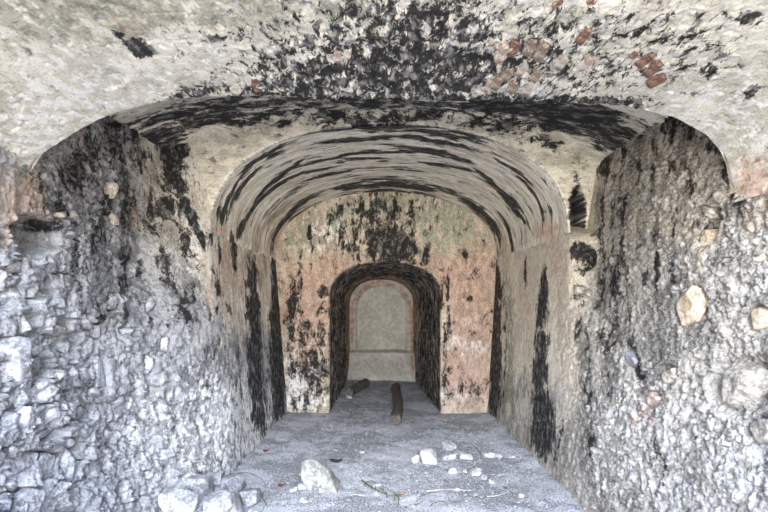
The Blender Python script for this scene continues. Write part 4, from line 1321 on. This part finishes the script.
def closed_tube(name, mat, parent, *a, **k):
    V, F = tube(*a, **k); sides = k.get('sides', 18)
    n = len(V) // sides
    for end in (0, n - 1):                                        # pinch the ends shut
        V = np.r_[V, [V[end * sides:(end + 1) * sides].mean(0)]]
        c = len(V) - 1; ring = [end * sides + j for j in range(sides)]
        F = np.r_[F, [[ring[j], ring[(j + 1) % sides], c, c] for j in range(sides)]] if False else F
        tris = [[ring[j], ring[(j + 1) % sides], c] if end else [ring[(j + 1) % sides], ring[j], c] for j in range(sides)]
        F2_ = tris if end == 0 else F2_ + tris
    o = mesh_from(name, V, F, mat, parent, True)
    bm = bmesh.new(); bm.from_mesh(o.data); bm.verts.ensure_lookup_table()
    for t in F2_: bm.faces.new([bm.verts[q] for q in t])
    bmesh.ops.recalc_face_normals(bm, faces=bm.faces[:]); bm.to_mesh(o.data); bm.free()
    return o
def log(p0, p1, r0, r1, label, mat, seed, sag=0.03):
    root = bpy.data.objects.new('log', None); COL.objects.link(root)
    root.location = ((p0[0] + p1[0]) / 2, (p0[1] + p1[1]) / 2, fz((p0[0] + p1[0]) / 2, (p0[1] + p1[1]) / 2))
    tag(root, label, 'log')
    n = 34; pts, rad = [], []
    for i in range(n):
        t = i / (n - 1); r = r0 * (1 - t) + r1 * t
        pts.append((p0[0] * (1 - t) + p1[0] * t + sag * math.sin(t * 5.0), p0[1] * (1 - t) + p1[1] * t,
                    max(fz(p0[0], p0[1]), fz(p1[0], p1[1])) + r * 0.93))
        rad.append(r)
    L = np.array(root.location); pts = np.array(pts) - L
    rad[0] *= 0.93; rad[-1] *= 0.93
    closed_tube('bark', mat, root, pts, rad, seed=seed, sides=26, lump=0.22)
    # the sawn end facing out of the passage, with its rim
    d = pts[0] - pts[1]; d /= np.linalg.norm(d)
    face = closed_tube('cut_end', M_CUT, root, [pts[0] - d * 0.02, pts[0] + d * 0.004], [rad[0] * 0.86] * 2, seed=seed, sides=26, lump=0.1)
    face['label'] = 'paler cut end of the log'
    return root
log((0.205, 6.02), (0.33, 8.45), 0.074, 0.082, 'long dark log lying on the floor towards the arched passage', M_BARK, 3)
log((-0.545, 7.95), (-0.27, 8.95), 0.078, 0.082, 'short dark log lying askew inside the arched passage', M_BARK2, 8, 0.0)
def strand(name, pts, r, mat, parent=None, flat=1.0):
    q = []
    for i in range(len(pts) - 1):
        for t in np.linspace(0, 1, 6)[:-1]: q.append([pts[i][k] * (1 - t) + pts[i + 1][k] * t for k in range(3)])
    q.append(list(pts[-1])); q = np.array(q)
    for _ in range(3): q[1:-1] = (q[:-2] + 2 * q[1:-1] + q[2:]) / 4
    rad = [r * (1 - 0.55 * i / (len(q) - 1)) for i in range(len(q))]
    return closed_tube(name, mat, parent, q, rad, sides=7, flat=flat)
def on_floor(x, y, up=0.0): return (x, y, fz(x, y) + 0.004 + up)
def twig(label, pts, r, mat, cat='twig', group=None):
    o = strand('dry_twig', [on_floor(*p) for p in pts], r, mat); tag(o, label, cat, group); return o
twig('dry stalk looped like wire on the floor behind the heap of stones', [(-1.445, 4.114, 0), (-1.349, 4.19, .02), (-1.216, 4.211, .03), (-1.079, 4.114, .03), (-0.988, 3.934, .02), (-1.005, 3.77, .01), (-1.067, 3.692, 0)], 0.004, M_TWIG)
twig('dark stalk leaning over the stones at the right end of the heap', [(-1.12, 3.90, 0.02), (-1.02, 3.80, .05), (-0.95, 3.68, .02), (-0.90, 3.60, 0)], 0.006, M_LEAF)
for label, pts, r, m in (
    ('short dark stalk in the right foreground, nearest the camera', [(0.281, 3.618), (0.373, 3.731)], 0.005, M_TWIG),
    ('dry bent stalk curling over the foreground floor right of the sprig', [(0.30, 3.70), (0.36, 3.82), (0.47, 3.86), (0.595, 3.934)], 0.005, M_TWIG),
    ('long bleached straw lying across the floor in front of the white stones', [(0.40, 3.90), (0.60, 3.95), (0.80, 3.915)], 0.006, M_STRAW),
    ('thin dry stalk crossing the end of the bleached straw', [(0.60, 4.16), (0.65, 4.02), (0.72, 3.934)], 0.004, M_TWIG),
    ('dark little stick on the floor at the near end of the long log', [(0.434, 6.102), (0.50, 6.0), (0.582, 5.95)], 0.009, M_TWIG),
    ('small dark stick on the bare floor in front of the long log', [(0.146, 5.07), (0.243, 4.966)], 0.006, M_TWIG),
    ('dry stalk lying towards the foot of the right wall', [(1.10, 4.0), (1.13, 3.85), (1.108, 3.692)], 0.006, M_TWIG),
    ('pale straw beside the dry stalk near the right wall', [(0.90, 3.78), (1.0, 3.80), (1.142, 3.892)], 0.005, M_STRAW),
    ('short bleached straw behind the green sprig', [(-0.24, 3.86), (-0.119, 3.81)], 0.005, M_STRAW),
    ('dark stick in front of the back wall, left of the passage', [(-0.977, 5.55), (-0.86, 5.581)], 0.009, M_TWIG),
    ('dark stick in front of the mouth of the passage', [(-0.538, 5.76), (-0.45, 5.72), (-0.35, 5.625)], 0.008, M_TWIG),
    ('curled dry stalk among the debris at the bottom of the floor', [(0.40, 3.60), (0.44, 3.68), (0.50, 3.70), (0.55, 3.64), (0.52, 3.56)], 0.005, M_TWIG),
    ('dry stalk in the debris between the sprig and the curled stalk', [(0.22, 3.62), (0.30, 3.66), (0.36, 3.60)], 0.005, M_TWIG)): twig(label, pts, r, m)
# green sprig: a stem with narrow blades
sp = bpy.data.objects.new('green_sprig', None); COL.objects.link(sp); sp.location = on_floor(0.0, 3.87)
tag(sp, 'grey-green leafy sprig lying on the dusty floor right of the large stone', 'sprig')
def rel(p): return tuple(np.array(on_floor(*p)) - np.array(sp.location))
strand('stem', [rel(p) for p in ((-0.17, 4.13, .01), (-0.09, 3.98, .015), (-0.01, 3.86, .012), (0.09, 3.77, .012), (0.19, 3.80, .005))], 0.006, M_LEAF, sp)
for k in range(13):
    t = k / 12; x = -0.15 + 0.30 * t; y = 4.08 - 0.30 * t + 0.02 * math.sin(k * 2.1)
    a = -0.75 + (1 if k % 2 else -1) * (0.55 + 0.25 * math.sin(k * 1.7)); L = 0.09 + 0.04 * math.sin(k * 3.3)
    strand('blade', [rel((x, y, .012)), rel((x + L * 0.5 * math.cos(a), y + L * 0.6 * math.sin(a), .028)), rel((x + L * math.cos(a), y + L * 1.2 * math.sin(a), .012))], 0.0065, M_LEAF, sp, 0.35)
def scrap(name, x, y, w, d, mat, label, cat, seed):
    k = 9; u = np.linspace(-1, 1, k); U, V = np.meshgrid(u, u, indexing='ij')
    r = 1 - 0.25 * np.abs(fbm(U * 2 + seed, V * 2, seed, 3)) * 2
    X = U * np.sqrt(1 - V ** 2 / 2) * w / 2 * r; Y = V * np.sqrt(1 - U ** 2 / 2) * d / 2 * r
    Z = 0.004 + 0.10 * w * (U ** 2 + 0.6 * fbm(U * 1.5 + seed, V * 1.5, seed + 3, 3))
    t = 0.002
    top = np.stack([X, Y, Z], -1).reshape(-1, 3); bot = top - (0, 0, t)
    i = np.arange(k * k).reshape(k, k); q = np.stack([i[:-1, :-1], i[1:, :-1], i[1:, 1:], i[:-1, 1:]], -1).reshape(-1, 4)
    rim = np.r_[i[0, :], i[1:, -1], i[-1, -2::-1], i[-2:0:-1, 0]]; rim2 = np.roll(rim, -1)
    s = np.stack([rim2, rim, rim + k * k, rim2 + k * k], -1)
    o = mesh_from(name, np.r_[top, bot], np.r_[q, q[:, ::-1] + k * k, s], mat, None, True)
    o.location = (x, y, fz(x, y) + 0.002); tag(o, label, cat)
scrap('dry_leaf', 0.177, 3.815, 0.05, 0.05, flat_material('dry orange leaf', (0.55, 0.30, 0.10)), 'small dry orange leaf at the tip of the green sprig', 'leaf', 3)
scrap('dead_leaf', -1.25, 4.92, 0.07, 0.07, flat_material('dead red leaf', (0.28, 0.06, 0.04)), 'dark red dead leaf near the foot of the left wall', 'leaf', 5)
scrap('plastic_scrap', 0.68, 5.85, 0.09, 0.05, flat_material('blue plastic', (0.05, 0.22, 0.42)), 'scrap of blue plastic on the floor in front of the passage', 'scrap', 7)
scrap('bark_chip', -0.45, 4.62, 0.15, 0.10, flat_material('dark chip', (0.06, 0.06, 0.06)), 'dark flat chip behind the large angular stone', 'chip', 9)
scrap('brown_leaf', -0.88, 4.02, 0.07, 0.07, flat_material('brown leaf', (0.20, 0.10, 0.07)), 'brown dead leaf between the heap and the large stone', 'leaf', 11)

# ---------------------------------------------------------------- light: open sky outside the mouth of the vault behind the camera, plus an added fill lamp
w = bpy.data.worlds.new('sky'); SC.world = w; w.use_nodes = True
t = w.node_tree; t.nodes.clear()
out = t.nodes.new('ShaderNodeOutputWorld'); bg = t.nodes.new('ShaderNodeBackground'); tc = t.nodes.new('ShaderNodeTexCoord')
sp_ = t.nodes.new('ShaderNodeSeparateXYZ'); cr = t.nodes.new('ShaderNodeValToRGB'); mr = t.nodes.new('ShaderNodeMapRange')
mr.inputs[1].default_value = -1; mr.inputs[2].default_value = 1
t.links.new(tc.outputs['Generated'], sp_.inputs[0]); t.links.new(sp_.outputs[2], mr.inputs[0]); t.links.new(mr.outputs[0], cr.inputs[0])
e = cr.color_ramp.elements
e[0].position = 0.0; e[0].color = (1.0, 0.84, 0.60, 1); e[1].position = 1.0; e[1].color = (0.12, 0.33, 1.05, 1)
for p, c in ((0.47, (1.15, 0.98, 0.72, 1)), (0.53, (0.80, 0.84, 0.90, 1)), (0.7, (0.26, 0.48, 1.05, 1))):
    k = e.new(p); k.color = c
bg.inputs[1].default_value = 2.2
t.links.new(cr.outputs[0], bg.inputs[0]); t.links.new(bg.outputs[0], out.inputs[0])
sun = bpy.data.lights.new('hazy_sun', 'SUN'); sun.energy = 5.6; sun.angle = math.radians(70); sun.color = (1.0, 0.97, 0.92)
so = bpy.data.objects.new('hazy_sun', sun); COL.objects.link(so)
so.rotation_euler = Vector((0.03, 1.0, -0.26)).to_track_quat('-Z', 'Y').to_euler(); so.location = (0, -4, 3)

# added bluish area lamp outside the mouth, standing in for bright sky
sky = bpy.data.lights.new('sky_fill', 'AREA'); sky.shape = 'DISK'; sky.size = 1.6; sky.energy = 330; sky.color = (0.62, 0.76, 1.0)
sko = bpy.data.objects.new('sky_fill', sky); COL.objects.link(sko); sko.location = (0, -2.6, 4.3)
sko.rotation_euler = Vector((0, 6.2, -3.6)).to_track_quat('-Z', 'Y').to_euler()

# ---------------------------------------------------------------- camera
cam = bpy.data.cameras.new('camera'); co = bpy.data.objects.new('camera', cam); COL.objects.link(co)
co.location = (0, 0, 1.6); co.rotation_euler = (math.pi / 2, 0, 0)
cam.sensor_width = 36; cam.lens = 450 / 768 * 36; cam.shift_y = (305 - 256) / 768; cam.shift_x = (384 - 380) / 768
cam.clip_start = 0.05
SC.camera = co
SC.view_settings.view_transform = 'Standard'; SC.view_settings.look = 'None'; SC.view_settings.gamma = 1
SC.view_settings.use_curve_mapping = False; SC.view_settings.exposure = 0.74
